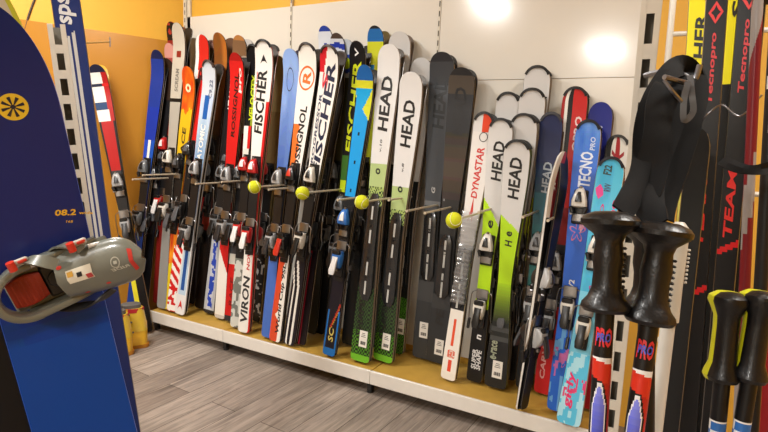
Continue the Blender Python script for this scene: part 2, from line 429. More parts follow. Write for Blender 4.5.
SPECS = [
# ---- leaning on the orange wall, left of the shelf
dict(b=(147,332), t=(97,66), y=2.14, z0=0, yaw=.75, label='red and white race ski leaning left against the orange wall', pat=bands((0, stripes((-.3, '#d8cf30'), (9, K))), (.5, stripes((.1, '#7c1414'), (9, K))), (.58, edge('#b01818', K, .75)), (.80, stripes((.45, W), (9, '#a81a1a'))), (.84, stripes((.4, '#173a68'), (9, '#a81a1a'))), (.87, stripes((.4, W), (9, '#a81a1a'))), (.925, stripes((.3, '#222a40'), (9, R))), (.935, stripes((.35, W), (9, '#a81a1a'))), (.975, '#1b1d38')),
     rear=(solid('#d8b020'), BLUB, .02, '#c89a20'), rlabel=back('red and white ski leaning left'), bind=SILV, toe=.57, heel=.42, group='skis leaning on the orange wall'),
dict(b=(130,325), t=(161,52), y=2.5, z0=0, yaw=.22, label='blue ski with rounded tip, leftmost upright ski against the orange wall', pat=bands((0, '#123a8c'), (.5, stripes((-.2, '#2448b8'), (.3, W), (9, '#1c50b0'))), (.68, '#1c35a0'), (.8, '#20388f'), (.97, '#16204c')),
     rear=(solid('#28406a'), DARK, -.02), rlabel=back('blue ski nearest the orange wall'), bind=GRYB, toe=.57, heel=.4, group='skis leaning on the orange wall'),
dict(b=(141,322), t=(170,60), y=2.56, z0=0, yaw=.3, label='dark brown-tipped ski with navy body just right of the blue ski', pat=bands((0, '#14161c'), (.35, '#16284c'), (.6, '#17171a'), (.85, '#3a2a20')),
     bind=DARK, toe=.56, heel=.4, group='skis leaning on the orange wall'),
# ---- left third of the shelf
dict(b=(158,300), t=(174,45), y=2.57, label='pink and white tipped ski peeking out behind the silver ski', pat=bands((0, '#5a2020'), (.8, '#b05048'), (.95, '#d89a90')), bind=DARK, nu=6),
dict(b=(158,303), t=(176,24), y=2.60, label='red ski with black speckled tip, tallest at the shelf left end', pat=bands((0, '#7a1c18'), (.6, '#8c241c'), (.94, splat('#a03028', K, .5, 60))), rear=(solid('#3c241c'), DARK, 0, '#6a3a28'), rlabel=back('red ski with black speckled tip'), bind=REDB),
dict(b=(162,308), t=(182,25), y=2.5, label='silver beige ski with small red emblem and black strap mark', pat=bands((0, '#8a8a88'), (.3, '#a8a49a'), (.735, '#141414'), (.748, '#b8b2a4'), (.88, lambda u, v, z: '#7c2018' if abs(u) < .35 and abs(v-.9) < .012 else '#b9b3a6')), texts=[('SCREAM', .77, .85, .3, '#6c6a64', 0)], rear=(solid('#77736a'), GRYB), rlabel=back('silver beige ski'), bind=WHT, toe=.53, heel=.36),
dict(b=(167,309), t=(192,68), y=2.5, label='orange and yellow flame-patterned ski', pat=lambda u, v, z: ('#d8c020' if v < .12+.1*nz2(u*3, z*20) else mix('#d8401c', '#e8a020', nz2(u*3, z*16))) if v < .5 else ('#d8b020' if v < .8+.06*nz2(u*4, z*9) else mix('#c83c18', '#e07818', nz2(u*3+9, z*20))), texts=[('RACE', .62, .76, .35, '#30281c', 0), ('o', .9, .935, .45, '#e8d8b0', 0)], rear=(solid('#b06020'), DARK), rlabel=back('orange and yellow flame-patterned ski'), bind=DARK, toe=.6, heel=.4, side='#b86018'),
dict(b=(174,301), t=(199,40), y=2.66, label='grey-white ski with plain rounded tip behind the red and white ski', pat=bands((0, '#2a2a2c'), (.7, '#a09c96'), (.85, '#c8c4bc')), bind=DARK, nu=6, side='#888'),
dict(b=(172,311), t=(206,37), y=2.58, label='red ski with white side band, black lettering and diagonally striped tail', pat=bands((0, splat(R, W, .55, 60)), (.09, diag(R, W, .07, .04)), (.32, '#202022'), (.5, stripes((-.35, W), (9, '#d0241c'))), (.88, stripes((-.5, W), (9, '#c8281e')))), texts=[('CROSS', .72, .84, .28, K, -.66), ('R', .84, .9, .5, '#401010', .25)], rear=(solid('#802018'), DARK, 0, '#2a1410'), rlabel=back('red ski with diagonally striped tail'), bind=DARK, toe=.58, heel=.38),
dict(b=(180,314), t=(213,62), y=2.48, guard='#3a2c28', label='pale blue and white ski with dark tip guard and red triangular mark on tail', pat=lambda u, v, z: (('#1e4f96' if (abs(u) < .42 and .10 < v < .34) else ('#b4cce0' if abs(u) < .75 and .08 < v < .36 else '#dcdcdc'))) if v < .4 else ('#1e5aa6' if abs(u) < .42 and .78 < v < .87 else (mix('#3c6fae', '#b8cbdc', (v-.5)/.35+.3*abs(u)) if v < .87 else '#c4ccd6')), texts=[('ATOMIC', .62, .76, .42, W, 0), ('C9.22', .86, .93, .25, '#4a5a7a', .4), ('@tri', .02, .06, .5, '#c82018', 0)], rear=(solid('#5a7aa0'), GRYB), rlabel=back('pale blue and white ski with red triangular mark'), bind=SILV, toe=.575, heel=.34, side='#c0c4c8'),
dict(b=(190,303), t=(216,42), y=2.64, label='dark brown ski with worn pinkish tip behind the pale blue ski', pat=bands((0, '#20181a'), (.8, '#402a26'), (.93, splat('#5c3a34', '#8a6a60', .5, 40))), bind=DARK, nu=6),
dict(b=(200,308), t=(224,35), y=2.6, shape=dict(bend=.06), label='amber wood-look ski with dark brown centre', pat=lambda u, v, z: mix('#b8702c', '#4a2a18', nz2(u*1.5, z*3)*1.2-.1+(.9-v)*3) if v > .7 else bands((0, '#1c1412'), (.2, '#141214'), (.3, '#7a2418'), (.42, '#1a1616'), (.5, '#38241c'))(u, v, z), rear=(solid('#2a1c16'), BLKR, 0, '#5a4030'), rlabel=back('amber wood-look ski'), bind=BLKR, toe=.6, heel=.42, side='#2a1810'),
dict(b=(214,305), t=(243,37), y=2.64, label='brown ski with broad curled tip behind the black and red skis', pat=bands((0, '#1c1a18'), (.7, '#4a3828'), (.86, '#7c5c40'), (.985, '#b07840')), rear=(solid('#c8c8cc'), DARK, 0, '#a8a6a4'), rlabel=back('brown ski with broad curled tip'), bind=DARK),
dict(b=(209,313), t=(238,60), y=2.55, label='black ski with white lettering and blue-and-silver tail', pat=bands((0, '#26262a'), (.015, edge(splat('#2846b0', '#c0c4d0', .62, 50), '#b4b6ba', .5)), (.33, '#18181c'), (.42, '#7a8cb0'), (.5, '#16161a')), texts=[('ATOMIC', .80, .93, .5, '#e0e0e0', -.1)], rear=(solid('#202024'), GRYB, 0), rlabel=back('black ski with blue-and-silver tail'), bind=GRYB, toe=.56, heel=.38, side='#88888c'),
dict(b=(220,318), t=(240,54), y=2.46, label='bright red ski with black side lettering and white tail', pat=bands((0, '#c4c0ba'), (.015, stripes((.35, W), (9, W))), (.18, lambda u, v, z: W if u < 1.1-(v-.18)*22 else R), (.3, '#a8221c'), (.46, '#b0aca4'), (.58, R), (.97, '#a01818')), texts=[('ROSSIGNOL', .70, .93, .32, '#28100e', 0), ('pro', .86, .95, .22, '#f0d8d0', .6)], rear=(solid('#7a1814'), DARK, 0, '#1c1c1e'), rlabel=back('bright red ski with white tail'), bind=SILV, toe=.55, heel=.37),
dict(b=(230,321), t=(249,58), y=2.56, label='slim ski with grey-beige tip and solid red tail', pat=bands((0, '#303034'), (.02, '#c41c1c'), (.22, '#cfcac0'), (.26, '#3c3c40'), (.6, '#c82820'), (.72, stripes((-.3, R), (.3, W), (9, '#282828'))), (.85, '#6a5c50'), (.95, '#a89a88')), texts=[('RACE', .06, .17, .35, '#7a1010', 0)], rear=(solid('#303030'), DARK), rlabel=back('slim ski with solid red tail'), bind=GRYB, toe=.56, heel=.37),
dict(b=(236,327), t=(257,47), y=2.54, label='black ski with lime yellow lettering and grey printed tail', pat=bands((0, splat('#70746e', '#c4c6c0', .5, 40)), (.25, '#1c1c1e'), (.55, stripes((.1, '#d8d8d0'), (9, '#202020'))), (.64, stripes((-.2, W), (.25, R), (9, K))), (.72, stripes((0, K), (9, '#8a9a28'))), (.9, K)), texts=[('VELOCITY', .74, .9, .38, '#c8d820', .1)], rear=(solid('#28281c'), DARK), rlabel=back('black ski with lime yellow lettering'), bind=REDB, toe=.57, heel=.36, guard='#161616'),
dict(b=(244,332), t=(267,42), y=2.46, guard='#161616', shape=dict(wt=.118), label='white ski with red right edge, black lettering and black rear lever', pat=bands((0, stripes((.72, '#dedbd5'), (9, '#c02020'))), (.35, stripes((.3, '#303034'), (9, R))), (.55, stripes((.66, W), (9, R))), (.8, '#dfddd8')), texts=[('FISCHER', .69, .905, .55, '#121214', -.12), ('@tri', .925, .955, .4, '#202024', 0), ('VIRON', .035, .20, .62, '#2a2a2c', -.1), ('NOW', .22, .3, .3, '#c03030', 0), ('World Cup', .80, .9, .12, '#c03030', -.72)], rear=(solid('#202022'), REDB, 0, '#3a302a'), rlabel=back('white ski with red right edge'), bind=REDB, toe=.565, heel=.35, side='#b01c1c'),
dict(b=(257,312), t=(283,57), y=2.62, label='khaki brown ski with bare face standing behind the pale blue ski', pat=bands((0, '#1a1a1c'), (.02, splat('#26262a', '#c8c8c8', .68, 60)), (.25, '#202022'), (.45, '#6a5434'), (.8, '#7c6844')), rear=(solid('#55452a'), DARK, 0, '#a08a58'), rlabel=back('khaki brown ski'), bind=DARK, side='#a08848'),
dict(b=(267,337), t=(295,51), y=2.5, shape=dict(wt=.12), label='sky blue ski with thin dark loop drawn near the tip', pat=lambda u, v, z: (mix('#4868b0', '#8aa8dc', .5+.6*(v-.75)/.25+.5*(nz2(u*2, z*8)-.5))) if v > .5 else ('#4468b4' if v < .3 else '#3a4a70'), rear=(solid('#26387a'), BLUB, .03, '#1c2038'), rlabel=back('sky blue ski'), bind=SILV, toe=.55, heel=.35, side='#20242c', texts=[('@loop', .865, .945, .42, '#23232c', -.05)]),
dict(b=(275,341), t=(312,46), y=2.5, guard='#2a2220', shape=dict(wt=.122, bend=.055), label='white ski with large orange ringed letter at the tip', pat=lambda u, v, z: ('#e4e2dc') if v > .8 else ((('#dc7030' if u < -.1+nz2(1, z*16)*.9-.3 and .52 < v < .74 else '#e4e2de')) if v > .5 else (('#c84828' if u < -.35+nz2(2, z*26)*1.0-.1 else '#dedbd4') if v < .30 else '#26262a')), texts=[('@ring', .852, .932, .86, '#d86a24', 0), ('R', .872, .914, .45, '#d86a24', 0), ('ROSSIGNOL', .56, .80, .42, '#1c1c1e', .1), ('World Cup 9SL', .03, .27, .4, '#1a1a1c', .35)], rear=(solid('#3c3430'), REDB, 0, '#2a2422'), rlabel=back('white ski with large orange ringed letter'), bind=('#1a1a1c', '#c03020'), toe=.56, heel=.35),
dict(b=(303,330), t=(329,28), y=2.64, label='blue ski with white swirl on its tip, tallest left of the blue-yellow skis', pat=lambda u, v, z: ('#24409c' if v > .985 or abs(math.hypot(u/.5, (v-.93)/.03)-.5) < .25 else '#d0d6e0') if v > .88 else ('#2a2c38' if v < .6 else '#c0c4cc'), bind=DARK, nu=10),
dict(b=(311,333), t=(341,35), y=2.6, label='brown-tipped ski with blue and white arcs behind the white lettered ski', pat=lambda u, v, z: ('#4a3c34' if v > .985 else ('#24389a' if math.sin(v*190+abs(u)*2) > 0 else '#c8ccd4')) if v > .88 else '#3a3a34', bind=DARK, nu=10),
dict(b=(319,333), t=(351,41), y=2.62, label='grey-tipped ski with lime disc and blue ring', pat=lambda u, v, z: (lambda r: '#b8d020' if r < .5 else ('#2c48a8' if r < .85 else '#bcc4cc'))(math.hypot(u, (v-.925)/.035)) if v > .88 else ('#4c4a30' if v > .5 else '#181a1c'), bind=GRYB, nu=10),
dict(b=(300,344), t=(341,66), y=2.6, label='dark ski with thin crimson edge lines between white and black lettered skis', pat=bands((0, stripes((-.5, '#8c1c2c'), (-.2, K), (0, '#a02838'), (9, '#1c1418'))), (.5, stripes((-.6, '#9c2020'), (9, '#1a1718')))), bind=DARK, toe=.62, heel=.42),
dict(b=(289,344), t=(334,48), y=2.46, guard='#3a3230', shape=dict(wt=.118, bend=.055), label='white ski with navy block lettering and red corner on its tip', pat=lambda u, v, z: ('#c8202c' if u < -.3-(.965-v)*6 and v > .92 else '#e6e4e0') if v > .5 else ((lambda q: W if abs(q-.35) < .2 or abs(q+.45) < .12 else '#1c1820')(u+(.0 if v < .2 else (v-.2)*9)) if v < .33 else '#202024'), texts=[('FISCHER', .58, .95, .50, '#1c2440', .22), ('PROGRESSOR', .60, .85, .18, '#3a4058', -.55), ('S', .86, .92, .3, '#d03040', -.3)], rear=(solid('#26201e'), DARK, 0, '#302824'), rlabel=back('white ski with navy block lettering'), bind=WHT, toe=.57, heel=.37, side='#282020'),
dict(b=(330,344), t=(361,43), y=2.54, label='black ski with big yellow lettering and small white triangle on tip', pat=bands((0, K), (.42, stripes((.2, '#202020'), (9, '#303030'))), (.52, '#b8cc20'), (.56, '#3a6a28'), (.64, '#151517')), texts=[('FISCHER', .65, .94, .55, '#c8d418', 0), ('V', .955, .98, .25, '#e0e0e0', 0)], rear=(solid('#18181a'), DARK, 0), rlabel=back('black ski with big yellow lettering'), bind=GRYB, toe=.47, heel=.33),
dict(b=(349,335), t=(379,28), y=2.64, label='yellow ski with blue tip cap, tallest beside the white skis', pat=bands((0, '#14181c'), (.5, '#b0b828'), (.82, lambda u, v, z: '#2a86c8' if abs(v-.86) < .03 and u < 0 else '#c8cc30'), (.955, '#2468ac'), (.99, '#202428')), rear=(solid('#a8a030'), DARK, 0, '#5a4c28'), rlabel=back('yellow ski with blue tip cap, tallest'), bind=DARK),
dict(b=(329,355), t=(369,67), y=2.46, label='bright blue ski with yellow chevron tip and dark tail outlined in blue', pat=lambda u, v, z: ('#1c5ca0' if v > .955 else '#c8c82c') if v > .93 else (('#1a9cd8' if (v-.845)/.08 > abs(u+.15)*.9 and v < .925 else '#c8cc2c') if v > .86 - .04*u and v > .80 else ('#18181c' if abs(u) > .82 else ('#15242c' if abs(u) < .12 and int(z*60) % 9 == 0 else '#1e96dc'))) if v > .56 else (('#1f6cb8' if (abs(u) > .78 or v < .025) and v < .16 else ('#a83020' if abs(u-(.0+(v-.12)*14)) < .14 and .1 < v < .19 else ('#c8b038' if abs(u+.2-(v-.10)*14) < .12 and .1 < v < .17 else '#1a1620'))) if v < .34 else '#202226'), texts=[('SC', .05, .10, .4, '#c8b860', 0)], rear=(solid('#1a1c20'), DARK), rlabel=back('bright blue ski with yellow chevron tip'), bind=('#2a6ab8', '#d8d8d8'), toe=.475, heel=.35, side='#16181a'),
# ---- grey-green and dark sets in the middle
dict(b=(374,347), t=(402,33), y=2.6, shape=dict(wt=.13, bend=.03), label='white rounded ski tip rising behind the leftmost white lettered ski', pat=bands((0, '#26302a'), (.6, '#c8c8c8')), rear=(solid('#b0aca4'), None, 0, '#6a5c50'), rlabel=back('white ski rising behind the leftmost white one'), side='#8a8078', plate=(.22,.58,'#1c1e20')),
dict(b=(397,353), t=(424,59), y=2.6, shape=dict(wt=.13, bend=.03), label='white rounded ski tip rising behind the second white lettered ski', pat=bands((0, halftone('#1c221c', '#4c8a28', 0, .2)), (.2, '#1c1f1e'), (.6, '#c8c8c8')), rear=(solid('#b0aca4'), None, 0, '#6a5c50'), rlabel=back('white ski rising behind the second white one'), side='#8a8078', plate=(.22,.58,'#1c1e20'), tagp=(.1, .01)),
dict(b=(360,361), t=(392,46), y=2.5, shape=dict(wt=.134, ww=.085, wl=.12, bend=.03), label='leftmost white ski fading to a black and green dotted tail', pat=bands((0, '#6cb42c'), (.022, halftone('#161a16', '#4c8424', .0, .18)), (.10, halftone('#1a1e1c', '#35502a', .1, .4)), (.24, '#1d201f'), (.5, halftone('#26302a', '#a0b468', .42, .58)), (.56, '#a9bc80'), (.635, '#d6d6d6')), texts=[('HEAD', .734, .906, .5, '#1a1a1a', 0), ('SHAPE', .08, .2, .35, '#101210', -.3), ('o', .60, .62, .3, '#2a3028', 0), ('v.10', .67, .71, .12, '#666', 0)], rear=(solid('#a8a49c'), None, 0, '#4c443c'), rlabel=back('leftmost white ski'), side='#7a6e62', plate=(.2, .54, '#1b1d20'), tagp=(.075, .012), nu=14),
dict(b=(383,361), t=(414,73), y=2.48, shape=dict(wt=.134, ww=.085, wl=.12, bend=.03), label='second white ski from the left fading to a black and green dotted tail', pat=bands((0, '#6cb42c'), (.022, halftone('#161a16', '#4c8424', .0, .18)), (.10, halftone('#1a1e1c', '#35502a', .1, .4)), (.24, '#1d201f'), (.49, halftone('#26302a', '#a0b468', .42, .56)), (.54, '#a9bc80'), (.62, '#d6d6d6')), texts=[('HEAD', .752, .91, .5, '#1a1a1a', 0), ('SHAPE', .08, .2, .35, '#101210', -.3), ('o', .60, .622, .3, '#2a3028', 0), ('v.8', .67, .70, .12, '#666', 0)], rear=(solid('#a8a49c'), None, 0, '#4c443c'), rlabel=back('second white ski from the left'), side='#7a6e62', plate=(.2, .53, '#1b1d20'), tagp=(.075, .012), nu=14),
dict(b=(423,353), t=(444,53), y=2.58, shape=dict(wt=.134, ww=.085, wl=.118, bend=.03), label='taller of the two dark grey skis with tonal lettering', pat=bands((0, '#3a3c3e'), (.2, '#48494a'), (.27, '#26282a'), (.5, '#54585c'), (.52, '#7c8084'), (.535, '#54585e'), (.9, '#3c3e42'), (.97, '#2c2c30')), texts=[('HEAD', .765, .93, .5, '#303438', 0), ('G', .56, .58, .22, '#d0d0d0', 0)], rear=(solid('#3c3c3e'), None, 0, '#2a2826'), rlabel=back('taller dark grey ski'), side='#1c1c1c', plate=(.27, .50, '#1b1c1e'), tagp=(.10, .0), nu=12),
dict(b=(436,362), t=(464,68), y=2.5, shape=dict(wt=.134, ww=.085, wl=.118, bend=.03), label='shorter dark brownish-grey ski with scratched middle', pat=bands((0, '#343638'), (.2, '#3c3d3e'), (.25, '#232527'), (.46, lambda u, v, z: '#8a8c8e' if nz2(u*9, z*4) > .76 else '#343434'), (.58, lambda u, v, z: mix('#34322f', '#544840', 1-abs(v-.68)*7)), (.8, '#34363a'), (.92, '#4c453e'), (.975, '#28282a')), texts=[('HEAD', .79, .94, .45, '#24262a', 0), ('PE', .14, .20, .4, '#222', 0)], rear=(solid('#3c3a38'), None, 0, '#2c2a28'), rlabel=back('shorter dark brownish-grey ski'), side='#1c1c1c', plate=(.24, .46, '#19191b'), tagp=(.06, .012), nu=12),
# ---- white / lime junior set
dict(b=(510,363), t=(539,67), y=2.63, guard='#262422', shape=dict(wt=.125, bend=.025), label='tallest white ski, standing at the back of the white and lime set', pat=bands((0, '#202022'), (.4, '#c8d830'), (.6, '#cfcfcf')), rear=(solid('#c8c4bc'), None, 0, '#8a8074'), rlabel=back('tallest white ski of the lime set'), side='#8c8478', bind=DARK, toe=.45, heel=.3),
dict(b=(481,373), t=(510,93), y=2.58, guard='#262422', shape=dict(wt=.12, bend=.025), label='white ski rising between the coral lettered and tallest white skis', pat=bands((0, '#202022'), (.45, '#b8d828'), (.6, '#d0d0d0')), rear=(solid('#c8c4bc'), None, 0, '#a09888'), rlabel=back('white ski rising behind the coral lettered one'), side='#8c8478', bind=DARK, toe=.45, heel=.3),
dict(b=(505,373), t=(534,89), y=2.57, guard='#262422', shape=dict(wt=.125, bend=.025), label='second tallest white ski, directly before the tallest white one', pat=bands((0, '#202022'), (.45, '#c8d830'), (.6, '#cfcfcf')), rear=(solid('#c8c4bc'), None, 0, '#8a8074'), rlabel=back('second tallest white ski of the lime set'), side='#8c8478', bind=DARK, toe=.45, heel=.3),
dict(b=(500,381), t=(526,114), y=2.5, guard='#262422', shape=dict(wt=.125, bend=.025), label='blank white ski directly behind the frontmost white and lime ski', pat=bands((0, '#202022'), (.45, '#c8e030'), (.65, '#cfcfcf')), rear=(solid('#c8c4bc'), None, 0, '#7c766c'), rlabel=back('blank white ski of the lime set'), side='#8c8478', bind=DARK, toe=.45, heel=.3),
dict(b=(448,379), t=(487,113), y=2.5, guard='#2a2a2a', shape=dict(wt=.108, bend=.025, tail=.02), label='white ski with coral lettering and tail, wrapped in clear film', pat=bands((0, '#e4e0d8'), (.025, lambda u, v, z: '#d84a34' if abs(u) < .22 and .03 < v < .075 else '#e8e4dc'), (.13, lambda u, v, z: '#dc5030' if abs(u+.05) < .2 and v < .235 else '#e8e4dc'), (.27, '#24262a'), (.5, '#b4b6b8'), (.52, '#dfdddb'), (.62, '#e0dedc'), (.93, lambda u, v, z: '#dc4a30' if u > -.1 else '#d8d8d8')), texts=[('DYNASTAR', .69, .875, .36, '#c83c38', 0), ('@ring', .895, .93, .4, '#383838', .1), ('@tri', .60, .70, .3, '#cc3c34', 0), ('SPEED', .085, .115, .5, '#dc5030', 0)], rear=(solid('#b8b4ac'), None, 0, '#4c4438'), rlabel=back('white ski with coral lettering'), side='#c8b890', plate=(.28, .5, '#222428'), wrap=True),
dict(b=(474,381), t=(503,119), y=2.48, guard='#2a2a2a', shape=dict(wt=.118, bend=.025), label='white and lime ski with white-lettered black tail', pat=bands((0, K), (.29, lambda u, v, z: '#b4e020'), (.545, lambda u, v, z: '#b8e428' if v < .66-.05*u else '#d4d4d4'), (.72, '#d6d6d6')), texts=[('HEAD', .775, .92, .46, '#1c1c1c', 0), ('SUPER', .05, .13, .3, '#d8d8d8', -.25), ('SHAPE', .05, .13, .3, '#d8d8d8', .35), ('e', .60, .63, .3, '#202020', 0), ('H', .55, .58, .4, '#202020', .0), ('n', .17, .19, .3, '#e0e0e0', .1)], rear=(solid('#b8b4ac'), None, 0, '#5c5440'), rlabel=back('white and lime ski with white-lettered black tail'), side='#8c8478', bind=WHT, toe=.53, heel=.30),
dict(b=(495,387), t=(519,140), y=2.42, guard='#2a2a2a', shape=dict(wt=.122, wl=.11, bend=.025), label='frontmost white and lime ski fading to a black tail with price label', pat=bands((0, '#242526'), (.2, '#4a4c4c'), (.22, '#2a2c2a'), (.24, '#4a4c4c'), (.26, '#282a28'), (.28, grad('#303428', '#a8d428', .28, .44)), (.44, '#b4e024'), (.645, lambda u, v, z: '#b4e028' if v < .68-.03*u else '#d2d2d2')), texts=[('HEAD', .775, .935, .46, '#1c1c1c', 0), ('e', .63, .65, .3, '#202020', 0), ('H', .59, .615, .4, '#202020', .0), ('e-race', .12, .2, .3, '#a0a890', -.4)], rear=(solid('#b8b4ac'), None, 0, '#4c5030'), rlabel=back('frontmost white and lime ski'), side='#6c7a30', tagp=(.08, .005), nu=14),
# ---- right hand group
dict(b=(524,384), t=(553,113), y=2.56, guard='#3c3c40', shape=dict(wt=.108, bend=.02), label='navy to teal ski with pale lettering', pat=bands((0, '#14181c'), (.35, '#2a6a68'), (.5, grad('#2f7c80', '#3c6c84', .5, .72)), (.72, grad('#30566c', '#262f58', .72, .84)), (.84, '#242c52')), texts=[('HEAD', .72, .83, .4, '#b8c4d0', .1)], rear=(solid('#20304a'), DARK), rlabel=back('navy to teal ski'), bind=SILV, toe=.53, heel=.32),
dict(b=(542,393), t=(577,88), y=2.6, shape=dict(wt=.115, bend=.02), guard='#242424', label='red ski with white and black left stripes and red tail', pat=bands((0, '#b81c20'), (.2, '#b01c20'), (.3, '#26262a'), (.5, '#8c1c20'), (.62, stripes((-.7, '#a01c1c'), (-.45, W), (-.1, K), (9, '#c01e1e')))), texts=[('OPRO', .80, .91, .28, '#e0c8c8', .45), ('CARVE', .05, .18, .3, '#d8a0a0', -.2)], rear=(solid('#3c1014'), DARK), rlabel=back('red ski with white and black left stripes'), bind=SILV, toe=.43, heel=.26),
dict(b=(572,397), t=(602,103), y=2.64, shape=dict(wt=.108, bend=.02), label='dark navy ski with small white oval mark at its round tip', pat=bands((0, '#141848'), (.6, '#1a2264'), (.85, '#1c2680')), texts=[('evo', .90, .925, .3, '#b8c0e0', 0)], rear=(solid('#12163a'), DARK), rlabel=back('dark navy ski'), bind=DARK),
dict(b=(590,409), t=(619,136), y=2.58, guard='#303030', shape=dict(wt=.1, bend=.02), label='short black, white and red ski behind the turquoise floral ski', pat=bands((0, '#a01c24'), (.5, '#801c24'), (.85, stripes((-.5, K), (-.1, W), (.2, '#a82028'), (9, W)))), texts=[('X', .88, .95, .5, '#a01c28', .1)], rear=(solid('#701820'), DARK), rlabel=back('short black, white and red ski'), bind=DARK),
dict(b=(558,411), t=(590,121), y=2.5, guard='#1c1c22', shape=dict(wt=.108, ww=.08, wl=.1, bend=.02), label='royal blue ski with white lettering and pink flower', pat=lambda u, v, z: (((mix('#2c66cc', '#6c9ce4', (v-.82)*7*nz2(u*2.5, z*14))))) if v > .3 else ('#d070b0' if nz2(u*3, z*24) > .66 and .12 < v < .22 else ('#70b0e8' if nz2(u*3+2, z*20) > .62 else '#2a6cd8')), texts=[('@flower', .585, .665, .8, '#d0709c', 0), ('@leaf', .62, .70, .35, '#e0a0b8', .3), ('@flower', .15, .2, .5, '#d070b0', .2), ('TECNO', .775, .895, .5, '#dce4f4', .1), ('PRO', .90, .945, .2, '#c0d0f0', .45), ('V2', .43, .46, .3, '#e8e8e8', 0)], rear=(solid('#1c3c80'), DARK), rlabel=back('royal blue ski with pink flower'), side='#b8bcc4', bind=WHT, toe=.72, heel=.37, nu=14),
dict(b=(568,424), t=(613,158), y=2.42, guard='#1c1c22', shape=dict(wt=.108, ww=.08, wl=.1, bend=.02), label='turquoise junior ski with magenta flowers and marker writing on tip', pat=lambda u, v, z: mix('#38a4d0', '#58c0dc', nz2(u*2, z*7)) if v > .5 else ('#78c8e4' if v > .27 else ('#d84878' if nz2(u*5, z*40) > .72 and .1 < v < .2 else ('#a8dcec' if nz2(u*3, z*22) > .6 else '#58bce0'))), texts=[('@flower', .72, .83, .6, '#c42c78', -.15), ('@leaf', .845, .90, .4, '#d8388c', -.55), ('@flower', .47, .55, .5, '#c42c78', .3), ('F22', .935, .97, .3, '#28382c', -.2), ('RVV', .875, .905, .25, '#302c50', 0), ('girly', .06, .2, .4, '#e0306c', -.3), ('tecno', .70, .85, .2, '#c03068', .65)], rear=(solid('#2c5c80'), DARK), rlabel=back('turquoise junior ski'), side='#dcdcd8', bind=WHT, toe=.66, heel=.38, nu=14),
]
for sp in SPECS: place(sp)

# two narrow junior skis strapped together, seen from their edges
for k, (bp, tp, yt, c, lb) in enumerate([((519,408),(557,151),2.40,'#e0ded8','narrow junior ski seen edge-on with white sidewall, left of its twin'), ((524,409),(570,152),2.42,'#1c1c1e','narrow junior ski seen edge-on with black sidewall, right of its twin')]):
    base = onz(bp[0], bp[1], ZS+.012); top = ony(tp[0], tp[1], yt)
    mw = frame(base, top, 1.25 if k == 0 else 1.25+PI)
    make_ski(lb, mw, Shape((top-base).length, wt=.07, ww=.055, wl=.062, tip=.05, bend=.03), bands((0, K), (.75, stripes((0, W), (9, '#a02028')))), side='#d8d6d0' if k == 0 else '#202022', base='#18181a',
             bind=SILV if k == 0 else DARK, toe=.5, heel=.3, texts=[('jr', .85, .9, .4, W, 0)], nu=6)

# ------------------------------------------------------------------ room
def plane_obj(name, pts, m, thick=None):
    mb = MB(); mb.add(pts, [tuple(range(len(pts)))]); o = mb.build(name, m, smooth=False); o['kind'] = 'structure'; return o
def floor_mat():
    m = bpy.data.materials.new('plank_floor'); m.use_nodes = True; nt = m.node_tree; b = nt.nodes['Principled BSDF']
    N = nt.nodes.new; Lk = nt.links.new
    tc = N('ShaderNodeTexCoord'); mp = N('ShaderNodeMapping'); mp.inputs['Rotation'].default_value = (0, 0, PI/2+.05)
    Lk(tc.outputs['Object'], mp.inputs[0])
    br = N('ShaderNodeTexBrick'); br.inputs['Scale'].default_value = 1; br.inputs['Brick Width'].default_value = 1.25; br.inputs['Row Height'].default_value = .165
    br.inputs['Mortar Size'].default_value = .0018; br.inputs['Mortar Smooth'].default_value = .2; br.offset = .37
    br.inputs['Color1'].default_value = lin('#b0a69c'); br.inputs['Color2'].default_value = lin('#82776e'); br.inputs['Mortar'].default_value = lin('#463a33'); br.inputs['Bias'].default_value = -.1
    Lk(mp.outputs[0], br.inputs[0])
    m2 = N('ShaderNodeMapping'); m2.inputs['Scale'].default_value = (1.6, 22, 1); Lk(mp.outputs[0], m2.inputs[0])
    nz = N('ShaderNodeTexNoise'); nz.inputs['Scale'].default_value = 2.2; nz.inputs['Detail'].default_value = 8; nz.inputs['Roughness'].default_value = .65; nz.inputs['Distortion'].default_value = .8
    Lk(m2.outputs[0], nz.inputs[0])
    rp = N('ShaderNodeValToRGB'); rp.color_ramp.elements[0].position = .33; rp.color_ramp.elements[0].color = (.36, .34, .33, 1); rp.color_ramp.elements[1].position = .66; rp.color_ramp.elements[1].color = (1.15, 1.12, 1.1, 1)
    Lk(nz.outputs['Fac'], rp.inputs[0])
    n2 = N('ShaderNodeTexNoise'); n2.inputs['Scale'].default_value = 2.3; n2.inputs['Detail'].default_value = 4; Lk(mp.outputs[0], n2.inputs[0])
    mx = N('ShaderNodeMix'); mx.data_type = 'RGBA'; mx.blend_type = 'MULTIPLY'; mx.inputs[0].default_value = .8
    Lk(br.outputs['Color'], mx.inputs[6]); Lk(rp.outputs[0], mx.inputs[7])
    m3 = N('ShaderNodeMix'); m3.data_type = 'RGBA'; m3.blend_type = 'OVERLAY'; m3.inputs[0].default_value = .45
    Lk(mx.outputs[2], m3.inputs[6]); Lk(n2.outputs['Fac'], m3.inputs[7]); Lk(m3.outputs[2], b.inputs['Base Color'])
    b.inputs['Roughness'].default_value = .5
    bp = N('ShaderNodeBump'); bp.inputs['Strength'].default_value = .25; bp.inputs['Distance'].default_value = .002; Lk(nz.outputs['Fac'], bp.inputs['Height']); Lk(bp.outputs[0], b.inputs['Normal'])
    return m
WALLO = mat('ochre_wall_paint', '#dca83a', .55, bump=.15, scale=40, var=.03)
LAM = mat('tan_laminate', '#b8802f', .22, coat=.3, scale=3, var=.10)
CEIL = mat('ceiling_paint', '#e8e2d6', .8)
